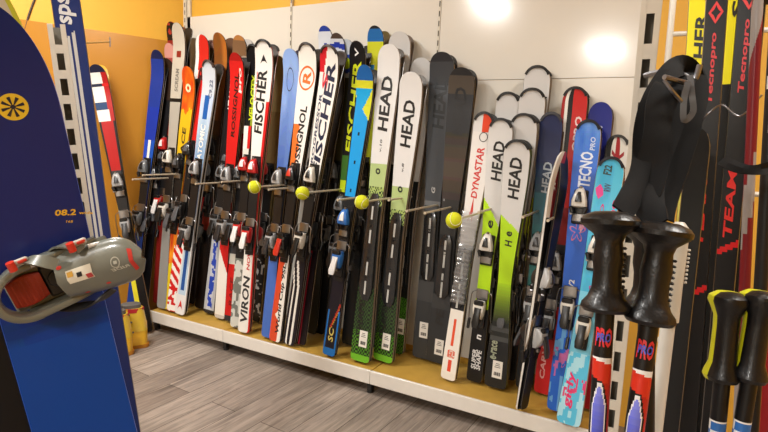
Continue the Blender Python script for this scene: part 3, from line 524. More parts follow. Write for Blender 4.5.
PANEL = mat('glossy_white_panel', '#d9d5cc', .16, coat=.4, scale=2, var=.015)
H = 2.9
LX = lambda y: -3.1-.4615*(2.7-y)
plane_obj('floor', [(-7, -4.5, 0), (2.4, -4.5, 0), (2.4, 2.7, 0), (-7, 2.7, 0)], floor_mat())
plane_obj('ceiling', [(-7, -4.5, H), (-7, 2.7, H), (2.4, 2.7, H), (2.4, -4.5, H)], CEIL)
plane_obj('wall_back', [(-3.1, 2.7, 0), (2.4, 2.7, 0), (2.4, 2.7, H), (-3.1, 2.7, H)], WALLO)
plane_obj('wall_left', [(LX(-4.5), -4.5, 0), (-3.1, 2.7, 0), (-3.1, 2.7, H), (LX(-4.5), -4.5, H)], WALLO)
plane_obj('wall_right', [(2.4, 2.7, 0), (2.4, -4.5, 0), (2.4, -4.5, H), (2.4, 2.7, H)], WALLO)
plane_obj('wall_front', [(2.4, -4.5, 0), (-7, -4.5, 0), (-7, -4.5, H), (2.4, -4.5, H)], mat('cream_paint', '#d8cdb8', .7))
# laminate sheets on the left wall
ld = Vector((-.4190, -.9080, 0)); ln = Vector((.9080, -.4190, 0))
def wall_sheet(name, a0, a1, z0, z1, m, off=.0):
    p = Vector((-3.1, 2.7, 0)); mb = MB()
    c = p+ld*(a0+a1)/2+ln*(.006+off)+Vector((0, 0, (z0+z1)/2))
    rot = Matrix((ld, ln, Vector((0, 0, 1)))).transposed()
    mb.box(c, (abs(a1-a0), .010, z1-z0), rot=rot); return mb.build(name, m, smooth=False)
o = wall_sheet('trim_1', .02, 1.9, .02, 1.95, LAM); o['kind'] = 'structure'
o = wall_sheet('trim_2', 1.905, 3.9, .02, 1.95, LAM); o['kind'] = 'structure'
# white wall panels between the slotted uprights
UX = [-3.06, -2.137, -1.154, -.165]
SEAM = 1.654
pn = 0
for i in range(3):
    x0, x1 = UX[i]+.008, UX[i+1]-.008
    for z0, z1 in ((.165, SEAM-.0015), (SEAM+.0015, 2.117 if i < 2 else 2.13)):
        mb = MB(); mb.box(((x0+x1)/2, 2.691, (z0+z1)/2), (x1-x0, .014, z1-z0))
        if i < 2 and z0 < 1: z1 = z1
        pn += 1; o = mb.build('wall_panel', PANEL, smooth=False)
        tag(o, ['white lower wall panel at the left end, behind the red skis', 'white upper wall panel at the left end, under the ochre strip', 'white lower wall panel in the middle, behind the white lettered skis', 'white upper wall panel in the middle, above the blue and yellow skis', 'white lower wall panel nearest the black poles', 'white upper wall panel nearest the black poles, with lamp glare'][pn-1], 'wall panel', 'white panels of the ski wall')
UL = ['slotted metal upright in the corner beside the ochre wall', 'slotted metal upright between left and middle white panels', 'slotted metal upright between middle and right white panels', 'slotted metal upright at the right end of the white panels']
for i, x in enumerate(UX):
    w = .028 if i in (0, 3) else .013
    mb = MB(); top = 2.55
    mb.box((x, 2.689, top/2), (w, .016, top))
    z = .2
    while z < top-.04:
        mb.box((x, 2.6805, z), (.0055, .001, .028), 1); z += .05
    if i == 0: mb.box((x+.035, 2.690, top/2), (.03, .012, top), 0)
    tag(mb.build('slotted_upright', [mat('upright_cream', '#cfc8b8', .4), mat('slot_dark', '#2c241c', .8)], smooth=False), UL[i], 'shelf upright', 'slotted uprights of the ski wall')

# shelf: two shelf units meeting at a joint, with feet underneath
SHELFTOP = mat('ochre_shelf_board', '#ba9440', .5, bump=.2, scale=14, var=.16)
FRONT = mat('white_enamel_shelf', '#dcd9d2', .35, coat=.2, bump=.2, scale=25, var=.05)
YF = 2.29
sx = [-2.975, -2.30, -1.265, -.185]
SL = ['left section of the low white shelf under the leftmost skis', 'middle section of the low white shelf under the white lettered skis', 'right section of the low white shelf under the lime and blue skis']
for i in range(3):
    x0, x1 = sx[i]+.001, sx[i+1]-.001
    r = empty('base_shelf', Matrix.Translation(((x0+x1)/2, 2.48, 0))); tag(r, SL[i], 'shelf', 'low base shelves of the ski wall')
    mb = MB(); mb.box((0, 0, ZS-.010), (x1-x0-.004, .378, .012)); mb.build('shelf_board', SHELFTOP, r, smooth=False)
    mb = MB(); mb.box((0, YF-2.48+.006, ZS-.036), (x1-x0, .014, .072), bev=.002)
    for s in (-1, 1): mb.box((s*((x1-x0)/2-.006), .005, ZS-.048), (.010, .36, .056))
    mb.box((0, .19, ZS-.045), (x1-x0, .010, .06)); mb.build('shelf_frame', FRONT, r, smooth=False)
    for s in (-1, 1):
        if i < 2 and s == 1 or i == 0 and s == -1 or i == 2 and s == 1:
            xx = s*((x1-x0)/2-.02)
            mb = MB(); mb.box((xx, YF-2.48+.05, .05), (.024, .03, .075)); mb.tube([(xx, YF-2.48+.05, .0), (xx, YF-2.48+.05, .012), (xx, YF-2.48+.05, .014), (xx, YF-2.48+.05, .03)], [.018, .018, .006, .006], 12)
            mb.build('foot', mat('dark_metal_foot', '#3a3a3a', .4, .6), r)
            mb = MB(); mb.tube([(xx, .15, .0), (xx, .15, .012), (xx, .15, .014), (xx, .15, .09)], [.018, .018, .008, .008], 12); mb.build('foot', mat('dark_metal_foot', '#3a3a3a'), r)

# rack rail with prongs and tennis balls on some of the ends
RZ = 1.02
rk = empty('ski_rack', Matrix.Translation((-1.6, 2.665, RZ))); tag(rk, 'long metal rail of thin prongs holding the skis apart', 'ski rack')
mb = MB(); mb.box((0, 0, 0), (2.8, .02, .12), bev=.003); mb.build('rail', mat('rail_grey', '#b4b0a8', .4, .4), rk)
PR = mat('prong_metal', '#c9bda6', .35, .3)
balls = []
for i, (px, py, ye, ball) in enumerate([(133,179.5,2.14,0),(143,175.2,2.16,0),(196,184,2.22,0),(222,182,2.3,0),(256,187,2.17,1),(269,189.6,2.22,0),(304,193,2.15,1),(338,200,2.2,0),(363,202,2.17,1),(389,200,2.3,0),(407,211,2.2,0),(425,213,2.2,0),(455,220,2.08,1),(479,212.3,2.28,0),(523,217,2.25,0),(548,220.5,2.25,0)]):
    e = ony(px, py, ye); l = e-rk.matrix_world.translation if False else e-Vector((-1.6, 2.665, RZ))
    if l.x < -1.39: l.x = -1.39
    mb = MB(); wz = max(-.05, min(.05, l.z))
    mb.tube(smooth_path([(l.x-.0, -.01, wz), (l.x-.0, (l.y)*.35, wz+(l.z-wz)*.6), (l.x, l.y, l.z)], 4), .0055, 8)
    mb.tube([(l.x, l.y-.0002, l.z), (l.x, l.y-.004, l.z)], .0068, 8)
    mb.box((l.x, -.012, wz), (.03, .006, .03)); mb.build('prong', PR, rk)
    if ball: balls.append(Vector((e.x, e.y-.012, e.z)))
TENNIS = mat('tennis_felt', '#c6cc2a', .85, bump=.8, scale=260, var=.15, spec=.2)
BLB = ['leftmost yellow tennis ball, on a prong in front of the red-edged white ski', 'second tennis ball from the left, before the white ringed-letter skis', 'third tennis ball from the left, before the leftmost white ski', 'rightmost tennis ball, on a prong beside the film-wrapped ski']
for i, c in enumerate(balls):
    r = empty('tennis_ball', Matrix.Translation(c) @ Matrix.Rotation(.7*i+.4, 4, 'X') @ Matrix.Rotation(i*1.1, 4, 'Z')); tag(r, BLB[i], 'tennis ball', 'tennis balls on the prongs')
    R0 = .0345; n = 24; rings = []
    prof = [(-R0*math.cos(PI*k/16), max(R0*math.sin(PI*k/16), 1e-4)) for k in range(17)]
    MB().lathe(prof, n).build('felt', TENNIS, r)
    pts = []
    for k in range(65):
        t = 2*PI*k/64; a, b = .75, .25
        p = Vector((a*math.cos(t)+b*math.cos(3*t), a*math.sin(t)-b*math.sin(3*t), 2*math.sqrt(a*b)*math.sin(2*t))); pts.append(p.normalized()*(R0+.0002))
    MB().tube(pts, .0011, 5).build('seam', mat('ball_seam', '#e8e8d8', .7), r)

# ------------------------------------------------------------------ yellow ski boots on the floor
YEL = mat('yellow_boot_shell', '#e0b020', .3, coat=.4, var=.12, scale=20)
def boot(x, y, rz, label, tilt=0):
    r = empty('ski_boot', Matrix.Translation((x, y, 0)) @ Matrix.Rotation(rz, 4, 'Z') @ Matrix.Scale(.86, 4)); tag(r, label, 'ski boot', 'yellow ski boots on the floor')
    def ring(z, cy, hx, hy, rr): return [(px, py+cy, z) for px, py in rrect(hx, hy, rr, 4)]
    m = MB(); m.loft([ring(0, .03, .036, .145, .03), ring(.012, .03, .040, .150, .035), ring(.030, .03, .040, .150, .035)]); m.build('sole', mat('boot_sole', '#b87818', .5), r)
    m = MB(); m.loft([ring(.028, .025, .042, .135, .04), ring(.06, .02, .048, .130, .045), ring(.10, -.01, .048, .100, .045), ring(.14, -.035, .046, .075, .044), ring(.19, -.045, .045, .062, .043)]); m.build('lower_shell', YEL, r)
    m = MB(); m.loft([ring(.13, -.045, .050, .066, .047), ring(.20, -.035, .052, .068, .05), ring(.27, -.02, .052, .07, .05), ring(.30, -.012, .050, .07, .048)]); m.build('cuff', mat('yellow_boot_cuff', '#d8b838', .3, coat=.4), r)
    m = MB(); m.loft([ring(.29, -.010, .044, .062, .042), ring(.325, -.002, .046, .066, .044), ring(.33, -.002, .036, .055, .034)]); m.build('liner', mat('boot_liner_grey', '#5c5a58', .8), r)
    m = MB()
    for z, yy, w in ((.085, .055, .049), (.13, .02, .049), (.205, .03, .054), (.26, .045, .054)):
        m.box((w-.004, yy-.02, z), (.008, .035, .014), bev=.002); m.box((w-.001, yy, z), (.01, .012, .020), bev=.002); m.box((0, yy+.005, z), (w*2-.012, .006, .010), bev=.002)
        m.box((-w+.004, yy-.02, z), (.008, .035, .014), bev=.002)
    m.build('buckle', mat('buckle_grey', '#6a6c70', .35, .7), r)
    m = MB(); m.ribbon([(.053*math.sin(a), -.014+.074*math.cos(a), .285+.004*math.cos(a)) for a in [i*2*PI/20 for i in range(21)]], (0, 0, 1), .030, .003); m.build('power_strap', mat('red_boot_strap', '#b02028', .6), r)
    return r
p1 = onz(131, 348, 0); p2 = onz(119, 360, 0)
boot(p1.x, p1.y, 2.6, 'yellow ski boot with grey buckles, nearer the shelf end')
boot(p2.x-.06, p2.y+.02, 2.8, 'yellow ski boot half hidden behind the blue snowboard')

# ------------------------------------------------------------------ snowboard with binding, foreground left
nose = ond(-26, 3, 1.2); bb = ond(87, 432, 1.46); bb = bb-(nose-bb)*((bb.z-.01)/(nose.z-bb.z)); zax = (nose-bb).normalized()
nrm = CAM-(bb+(nose-bb)*.55); nrm = (nrm-zax*nrm.dot(zax)).normalized()     # topsheet normal
xax = (-nrm).cross(zax); SBM = Matrix((xax, -nrm, zax)).transposed().to_4x4(); SBM.translation = bb
SL_ = (nose-bb).length; SBI = SBM.inverted()
def sb_hw(z):
    w = .117+.008*((z-SL_/2)/(SL_/2))**2
    for e in (z/.26, (SL_-z)/.26):
        if e < 1: w *= max(0, 1-(1-max(e, 0))**2.1)**.5
    return max(w, .003)
def sb_y(z):
    y = 0
    if z > SL_-.26: y = -.05*((z-SL_+.26)/.26)**2
    if z < .20: y = -.04*((.20-z)/.20)**2
    return y
def board_mesh(colf, sidec, th=.008):
    mb = MB(); zs = [SL_*.5*(1-math.cos(PI*k/110)) for k in range(111)]; nu = 20; us = [-1+2*i/nu for i in range(nu+1)]; N = nu+3
    for z in zs:
        w = sb_hw(z); y = sb_y(z)
        for u in us: mb.v.append((u*w*.985, y-th, z))
        mb.v.append((w, y, z)); mb.v.append((-w, y, z))
    for i in range(len(zs)-1):
        zc = (zs[i]+zs[i+1])/2; a = i*N
        for j in range(nu): mb.f.append((a+j, a+j+1, a+j+1+N, a+j+N)); mb.c.append(colf((us[j]+us[j+1])/2, zc)); mb.m.append(0)
        for q in ((a+nu, a+nu+1, a+nu+1+N, a+nu+N), (a+nu+2, a, a+N, a+nu+2+N)): mb.f.append(q); mb.c.append(sidec); mb.m.append(0)
        mb.f.append((a+nu+1, a+nu+2, a+nu+2+N, a+nu+1+N)); mb.c.append('#101014'); mb.m.append(0)
    return mb
def sbcol(u, z):
    v = z/SL_; t = (.60-v)/.12
    return mix('#131c60', '#08409a', t*(.8+.3*nz2(u*2, z*6)))
sb = empty('snowboard', SBM); tag(sb, 'blue snowboard with yellow emblem leaning in the left foreground', 'snowboard')
board_mesh(sbcol, '#2a5cd0').build('board', [M_TOP], sb)
def sbl(px, py, off=0):        # photo position on the topsheet, in board coordinates
    p = onplane(px, py, bb+nrm*.008, nrm); return SBI @ p
e = sbl(13, 107)
def on_sb(x, z, h=.0004): return (x, sb_y(z)-.008-h, z)
def disc(R_, h, n=32, fn=None):
    vs = [on_sb(e.x, e.z, h)]
    for q in (.5, 1): vs += [on_sb(e.x+R_*q*(fn(2*PI*k/n) if fn else 1)*math.cos(2*PI*k/n), e.z+R_*q*(fn(2*PI*k/n) if fn else 1)*math.sin(2*PI*k/n), h) for k in range(n)]
    fs = [(0, 1+k, 1+(k+1) % n) for k in range(n)]+[(1+k, 1+n+k, 1+n+(k+1) % n, 1+(k+1) % n) for k in range(n)]
    return MB().add(vs, fs)
disc(.0315, .0008).build('emblem', ink('#d8b42c'), sb)
o = disc(.024, .0016, 96, lambda t: .22+.78*(1 if abs(((t*8/(2*PI)+.2) % 1)-.5) < .22 else 0)).build('emblem_star', ink('#181c30'), sb, smooth=False)
o['label'] = 'dark eight-armed star inside the yellow emblem'
mb = MB()
for s, (xa, ya), (xb, yb), hgt in (('08.2', (55, 216), (76, 215), .016), ('wide', (79, 214), (93, 214), .007), ('165', (66, 222.5), (73, 222.5), .006)):
    A = sbl(xa, ya); Bq = sbl(xb, yb); d = (Bq-A); d.y = 0; L = d.length; d.normalize(); un = Vector((-d.z, 0, d.x))
    vs, fs, ar = text_geo(s)
    mb.add([(A.x+d.x*L*a+un.x*hgt*b, -.0090, A.z+d.z*L*a+un.z*hgt*b) for a, b in vs], fs)
mb.build('lettering', ink('#d8a828'), sb, smooth=False)
# binding
A = sbl(-3, 300); Bq = sbl(112, 252); ax = Bq-A; ax.y = 0; ax.normalize()
SN = Vector((0, -1, 0)); vx = SN.cross(ax)
BM = Matrix((ax, vx, SN)).transposed().to_4x4(); BM.translation = Vector((A.x, -.008, A.z))
bd = empty('snowboard_binding', SBM @ BM); tag(bd, 'grey-green snowboard binding with red footbed strapped across the blue board', 'snowboard binding')
GS = mat('binding_olive_grey', '#6a6c62', .28, coat=.4, var=.08, scale=30)
mb = MB(); mb.box((.15, 0, .009), (.25, .105, .016), bev=.006)
for s in (-1, 1):
    mb.loft([[(x, s*.056+y2*.004, z) for x, y2, z in ((x0, -1, .004), (x0, 1, .004), (x0, 1, h), (x0, -1, h))] for x0, h in ((.05, .04), (.10, .05), (.16, .06), (.21, .05), (.25, .02))])
mb.build('base_plate', GS, bd)
mb = MB(); rings = []
for k in range(9):
    x = .030+.075*k/8; w = .032+.008*math.sin(PI*k/8); rings.append([(x, yy, .030-.006*k/8+zz) for yy, zz in rrect(w, .007, .006, 2)])
mb.loft(rings)
for k in range(6): mb.box((0.042+.010*k, 0, .0378-.0010*k), (.004, .06, .002))
mb.build('footbed', mat('red_footbed', '#9a2c1a', .5, bump=.3, scale=200), bd)
mb = MB(); mb.box((.145, 0, .022), (.08, .085, .014), bev=.005)
mb.lathe([(.028, .022), (.033, .020), (.034, .012)], 20, ctr=(.135, 0)); mb.build('disc_cover', mat('binding_black', '#18181a', .45), bd)
mb = MB(); path = []
for k in range(25):
    a = PI*k/24; path.append((.075-.072*math.sin(a), .062*math.cos(a), .045+.02*math.sin(a)))
path = [(.20, .060, .03), (.15, .062, .038)]+path+[(.15, -.062, .038), (.20, -.060, .03)]
P = smooth_path(path, 2); rings = []
for i, p in enumerate(P):
    tn = (P[min(i+1, len(P)-1)]-P[max(i-1, 0)]).normalized(); a = Vector((0, 0, 1)); a = (a-tn*a.dot(tn)).normalized(); b = tn.cross(a)
    rings.append([p+a*yy+b*xx for xx, yy in rrect(.009, .025, .006, 2)])
mb.loft(rings); mb.build('hoop', GS, bd)
# highback: arched shell folded over the base
rings = []
for k in range(15):
    t = k/14; x = .130+.185*t; w = (.058+.006*math.sin(PI*t))*(1 if t < .75 else math.sqrt(max(.02, 1-((t-.75)/.26)**2)))
    zc = .045+.10*t**1.1; rise = .040*(1-.35*t)
    outer = [(x+.012*abs(math.cos(a)), w*math.cos(a), zc-.0+rise*math.sin(a)) for a in [PI*j/14 for j in range(15)]]
    inner = [(x+.012*abs(math.cos(a)), (w-.005)*math.cos(a), zc-.006+(rise-.0)*math.sin(a)) for a in [PI*j/14 for j in range(14, -1, -1)]]
    rings.append(outer+inner)
mb = MB(); mb.loft(rings); hb = mb.build('highback', GS, bd)
def on_hb(t, a):
    x = .130+.185*t; w = (.058+.006*math.sin(PI*t))*(1 if t < .75 else math.sqrt(max(.02, 1-((t-.75)/.26)**2)))
    return Vector((x+.012*abs(math.cos(a)), w*math.cos(a), .045+.10*t**1.1+.040*(1-.35*t)*math.sin(a)+.0012))
def patch(t0, t1, a0, a1, n=10):
    mb = MB(); vs = []; fs = []
    for i in range(n+1):
        for j in range(n+1): vs.append(on_hb(t0+(t1-t0)*i/n, a0+(a1-a0)*j/n))
    for i in range(n):
        for j in range(n): a = i*(n+1)+j; fs.append((a, a+1, a+n+2, a+n+1))
    return vs, fs
mb = MB(); vs, fs = patch(.12, .42, PI*.38, PI*.56); mb.add(vs, fs, 0)
vs, fs = patch(.24, .30, PI*.44, PI*.5); mb.add([v+Vector((0, 0, .0012)) for v in vs], fs, 1); vs, fs = patch(.13, .2, PI*.40, PI*.47); mb.add([v+Vector((0, 0, .0012)) for v in vs], fs, 2)
vs, fs = patch(.34, .41, PI*.49, PI*.55); mb.add([v+Vector((0, 0, .0012)) for v in vs], fs, 3)
mb.build('printed_badge', [ink('#d8d4c4'), ink('#1c1c1c'), ink('#c89a3c'), ink('#b03838')], hb, smooth=False)
mb = MB()
for j in range(12):
    a0 = PI*(.30+.38*j/12); vs, fs = patch(.86, .91, a0, a0+PI*.38/12, 2); mb.add(vs, fs)
mb.build('red_arc', ink('#b82c20'), hb, smooth=False)
for tc, ac, tr, ar in ((.06, .30, .035, .05), (.50, .72, .03, .035), (.22, .80, .03, .03)):
    n = 12; c = on_hb(tc, PI*ac); vs = [c+Vector((0, 0, .001))]+[on_hb(tc+tr*math.cos(2*PI*k/n), PI*(ac+ar*math.sin(2*PI*k/n)*.6)) for k in range(n)]
    MB().add(vs, [(0, 1+k, 1+(k+1) % n) for k in range(n)]).build('red_mark', ink('#b82c20'), hb, smooth=False)
mb = MB()
for k in range(20):
    a = 2*PI*k/20; b = 2*PI*(k+1)/20
    q = [on_hb(.70+.055*s*math.cos(t), PI*(.46+.075*s*math.sin(t))) for s, t in ((1, a), (1, b), (.8, b), (.8, a))]; mb.add(q, [(0, 1, 2, 3)])
vs, fs = patch(.68, .72, PI*.44, PI*.48, 3); mb.add(vs, fs)
for s, t0, t1, a0, a1 in (('RIDE', .62, .84, .53, .57),):
    tv, tf, _ = text_geo(s); mb.add([on_hb(t1-(t1-t0)*a, PI*(a1-(a1-a0)*b)) for a, b in tv], tf)
mb.build('logo_ring', ink('#b0b0a4'), hb, smooth=False)
def strap(pts, w, m, name): MB().ribbon(smooth_path(pts, 5), (1, 0, 0), w, .005).build(name, m, bd)
strap([(.075, .066, .03), (.085, .078, .055), (.10, .082, .085), (.125, .070, .105), (.15, .05, .112)], .028, GS, 'toe_strap')
strap([(.15, .066, .03), (.17, .08, .06), (.195, .075, .095), (.21, .06, .11)], .024, GS, 'ankle_strap')
strap([(.10, -.066, .03), (.14, -.085, .045), (.19, -.09, .06), (.235, -.074, .075)], .022, mat('binding_black', '#18181a'), 'ankle_strap')
for bx, by, bz in ((.085, .083, .085), (.21, .078, .105)):
    mb = MB(); rt = Matrix.Rotation(.9, 3, 'X')
    mb.box((bx, by, bz), (.036, .026, .010), 0, bev=.004, rot=rt); mb.box((bx+.005, by+.002, bz+.008), (.020, .010, .008), 1, bev=.003, rot=rt)
    mb.tube([(bx-.018, by-.012, bz+.008), (bx-.018, by+.01, bz+.012)], .009, 12, 1); mb.tube([(bx+.015, by-.016, bz+.002), (bx+.045, by-.02, bz)], [.006, .004], 8, 0)
    mb.build('buckle', [mat('buckle_white', '#c8c4bc', .3), mat('buckle_red', '#c83420', .35)], bd)
# second board (cream nose) and a black board behind the blue one
m2 = SBM.copy(); m2.translation = bb - xax*.032 - nrm*.10 + Vector((0, 0, .03))
def cr(u, z): return '#c8c83c' if z > SL_-.012 or abs(u) > .93 else '#cfc8b4'
o = empty('snowboard', m2 @ Matrix.Scale(1.065, 4, (0, 0, 1))); tag(o, 'cream snowboard with lime rim, only its nose showing behind the blue board', 'snowboard'); board_mesh(cr, '#c8d040').build('board', [M_TOP], o)
zb = Vector((-.06, -.03, 1)).normalized()
m3 = Matrix.Translation(bb-nrm*.055-xax*.155+Vector((0, 0, .024))) @ SBM.to_3x3().to_4x4() @ Matrix.Rotation(-.02, 4, 'Y') @ Matrix.Scale(.72, 4, (0, 0, 1))
o = empty('snowboard', m3); tag(o, 'short black snowboard with tan stripe, in shadow at the lower left edge', 'snowboard'); board_mesh(lambda u, z: '#7a5c3c' if abs(u-.42) < .05 else '#0e0d10', '#1c1a1c').build('board', [M_TOP], o)

c0 = onplane(40, -14, Vector((-3.1, 2.7, 0))+ln*.006, ln); c1 = onplane(26, 24, Vector((-3.1, 2.7, 0))+ln*.006, ln); c2 = onplane(10, 90, Vector((-3.1, 2.7, 0))+ln*.006, ln)
r = empty('cable', Matrix.Translation(c0)); tag(r, 'thin dark cable running down the ochre wall above the snowboard', 'cable')
MB().tube(smooth_path([Vector((0, 0, 0)), c1-c0, c2-c0], 6), .006, 6).build('cord', mat('dark_cable', '#3a2a20', .6), r)
# blue ski with white stripes between snowboard and wall
tp = ond(60, -40, 1.74); bt = ond(97, 220, 1.74); dr = (tp-bt).normalized(); base = bt-dr*((bt.z-.012)/dr.z)
mw = frame(base, tp, -.9)
n2 = (CAM-(base+tp)/2); n2 = (n2-dr*n2.dot(dr)).normalized(); x2 = (-n2).cross(dr); mw = Matrix((x2, -n2, dr)).transposed().to_4x4(); mw.translation = base
Ls = (tp-base).length
make_ski('navy blue ski with long white stripes, leaning left beside the snowboard', mw, Shape(Ls, wt=.082, ww=.066, wl=.08), lambda u, v, z: (('#b4b2ae' if (-.72 < u < -.5 or -.3 < u < -.08 or .1 < u < .3) and .50 < v < .868+u*.02 else '#1d2c60')), texts=[('sps', .885, .935, .6, '#c8c8c8', 0)], bind=None, group='skis leaning on the orange wall', side='#1a254c', nu=24)
# slanted slotted posts
def slotted_post(a, b, w, label, pitch=.05):
    a, b = Vector(a), Vector(b); d = (b-a).normalized(); n = (CAM-(a+b)/2); n = (n-d*n.dot(d)).normalized(); x = (-n).cross(d)
    mw = Matrix((x, -n, d)).transposed().to_4x4(); mw.translation = a; L = (b-a).length
    r = empty('slotted_post', mw); tag(r, label, 'post', 'slanted slotted posts of the ski stands')
    mb = MB(); D = w*.9; sw = w*.42; t = .0015
    # folded channel: two face strips, bridges between the slots, two side flanges
    for s in (-1, 1):
        mb.box((s*(w/2-(w-sw)/4), 0, L/2), ((w-sw)/2, t, L)); mb.box((s*w/2, D/2, L/2), (t, D, L))
    z = 0
    while z < L-pitch: mb.box((0, 0, z+pitch*.17), (sw+.001, t, pitch*.34)); z += pitch
    mb.box((0, D, L/2), (w, t, L), 1)
    mb.build('channel', [M_WHITE, mat('channel_inside', '#6c6860', .6)], r, smooth=False)
    return r, mw
pa = ond(652, 0, .60); pb = ond(610, 432, .80); d = (pa-pb).normalized()
f0 = pb-d*((pb.z-.002)/d.z); f1 = pa+d*.22
rp, pm = slotted_post(f0, f1, .0205, 'white slanted slotted post standing behind the black pole grips')
pc = ond(56, 24, 1.46); pd = ond(76, 170, 1.50); d = (pc-pd).normalized()
slotted_post(pd-d*((pd.z-.008)/d.z), pc, .042, 'white slanted slotted post behind the blue snowboard', .069)
# white wire frame with cross bars, right of the post
fr = empty('wire_frame', Matrix.Translation((0, 0, 0))); tag(fr, 'white wire frame with cross bars standing behind the pole straps', 'wire frame')
a = ond(675, -20, 1.72); b = ond(665, 90, 1.74); d = (a-b).normalized(); a0 = b-d*((b.z-.006)/d.z)
MB().tube([a0, a+d*.1], .010, 10).build('upright_rod', M_WHITE, fr)
off = Vector((.42, .02, 0)); MB().tube([a0+off, a+d*.1+off], .010, 10).build('upright_rod', M_WHITE, fr)
for zz in (1.70, 1.2, .7, .3):
    p = a0+d*((zz-a0.z)/d.z); MB().tube([p, p+off], .008, 8).build('cross_bar', M_WHITE, fr)
# metal prong sticking out above the striped blue ski
h0 = ond(72, 42, 1.76); h1 = ond(110, 41.5, 1.72)
b0 = onplane(60, 44, Vector((-3.1, 2.7, 0))+ln*.012, ln)
r = empty('display_hook', Matrix.Translation(b0)); tag(r, 'thin metal display hook reaching out of the orange wall above the ski tips', 'hook')
h1w = ond(110, 42, 2.35); MB().tube([Vector((0, 0, 0)), (h1w-b0)*.6, h1w-b0], [.006, .005, .0035], 8).build('hook_arm', M_STEEL, r)
MB().tube([h1w-b0+Vector((0, 0, -.02)), h1w-b0+Vector((0, 0, .02))], .003, 8).build('hook_end', M_STEEL, r)
MB().box((0, 0, 0), (.02, .04, .06), rot=Matrix((ln, ld, Vector((0, 0, 1)))).transposed()).build('hook_plate', M_STEEL, r)

# ------------------------------------------------------------------ poles, foreground right
GRIP = mat('black_rubber_grip', '#0d0d0f', .36, coat=.08, bump=.25, scale=300, spec=.4)
def pole(label, gp, bp, dep, dep2, shc, k=1.0, rim=None, grp='ski poles hanging on the right', shaft_r=.0085, ridges=True, gripm=None, topcut=0, tail=1.5, name='ski_pole', prof=None):
    g = ond(gp[0], gp[1], dep); b = ond(bp[0], bp[1], dep2); d = (g-b).normalized()
    L = min(tail, (g.z-.002)/d.z); base = g-d*L; n = (CAM-g); n = (n-d*n.dot(d)).normalized(); x = (-n).cross(d)
    mw = Matrix((x, -n, d)).transposed().to_4x4(); mw.translation = base
    if label in USED: print('dup', label)
    USED.add(label)
    r = empty(name, mw); tag(r, label, 'ski pole', grp)
    prof = prof or [(z_, r_*.94) for z_, r_ in [(-.112, .010), (-.110, .024), (-.106, .0275), (-.101, .0265), (-.094, .0205), (-.084, .0165), (-.066, .0155), (-.054, .0170), (-.044, .0160), (-.034, .0150), (-.026, .0175), (-.020, .026), (-.015, .0325), (-.010, .0330), (-.005, .0290), (-.001, .018), (0, .004)]]
    mb = MB(); mb.lathe([(L+z*k, rr*k) for z, rr in prof], 32)
    if ridges:
        for i in range(9):
            z = L-(.040+.006*i)*k; mb.box((.0155*k, .004, z), (.005, .012, .003*k), bev=.001)
    mb.build('grip', gripm or GRIP, r)
    if rim:
        mb = MB(); mb.lathe([(L+z*k, rr*k*1.03) for z, rr in prof], 24, ctr=(-.0024, .0035)); mb.build('grip_back', mat('rim_'+rim.strip('#'), rim, .4), r)
    rings = []; zz = []; z = .03
    while z < L-.10*k: zz.append(z); z += .0018 if z > L-.40 else .03
    zz.append(L-.10*k); n = 48
    mb = MB(); mb.loft([[(shaft_r*(.72+.28*min(1, z/(L*.5)))*math.cos(2*PI*j/n), shaft_r*(.72+.28*min(1, z/(L*.5)))*math.sin(2*PI*j/n), z) for j in range(n)] for z in zz], 0, lambda i, j: shc(L-zz[i], j/n))
    mb.build('shaft', [M_TOP], r)
    mb = MB(); mb.lathe([(0, .001), (.012, .004), (.035, .007)], 12); mb.build('tip', M_STEEL, r)
    mb = MB(); mb.lathe([(.055, .008), (.058, .030), (.062, .030), (.066, .010)], 20); mb.build('basket', M_BLACK, r)
    return mw, L, k, r
def sh_rb(D, a):                # D: distance below the top of the grip; a: turn, .75 faces the viewer
    q = (a-.75)*2
    if D < .138: return '#141416'
    if D < .142+.006*q: return '#e0e0e0'
    if D < .160+.01*q: return '#c83020'
    c = abs(q+.06); wd = min(.20, (D-.16)*9)
    if c < wd and D > .165: return mix('#7880e0', '#2c34a0', (D-.17)*14)
    if c < wd+.05 and D > .162: return '#e0e0e4'
    if c < wd+.12: return '#121214'
    return '#b02420' if q > 0 else '#141416'
pw1 = pole('black-gripped ski pole nearest the turquoise ski, leftmost of the hanging poles', (611, 211), (598, 432), .50, .50, sh_rb, k=.86)
pw2 = pole('black-gripped ski pole with blue-and-red shaft, second from the left', (663, 222), (634, 432), .49, .49, sh_rb, k=.86)
pw3 = pole('black-gripped ski pole mostly hidden behind the second grip', (647, 219), (646, 432), .56, .57, lambda D, a: '#161618', ridges=False, k=.86)
def shaft_text(pw, s, D0, D1, colr, r_=.0087, span=.9):
    mw, L, k, root = pw; vs, fs, _ = text_geo(s); out = []
    for a, b in vs:
        t = -PI/2+(a-.5)*span*2; out.append(((r_+.0003)*math.cos(t), (r_+.0003)*math.sin(t), L-D1+(D1-D0)*b))
    MB().add(out, fs).build('lettering', ink(colr), root, smooth=False)
for p_ in (pw1, pw2): shaft_text(p_, 'PRO', .109, .127, '#d83038'); shaft_text(p_, 'PRO', .114, .122, '#4858c8', .0092, .7)
def sh_wb(D, a):
    if D < .14: return '#131315'
    if D < .20: return '#3068b0' if hsh(math.floor(D*120), math.floor(a*10)) > .45 else '#e4e4e4'
    if D < .205: return '#b02028'
    return '#e0ded8' if D < .24 else '#202022'
gp = [(-.112, .008), (-.110, .0165), (-.105, .019), (-.099, .0175), (-.088, .0135), (-.066, .0128), (-.044, .0125), (-.030, .013), (-.020, .017), (-.012, .0205), (-.006, .0195), (-.001, .012), (0, .003)]
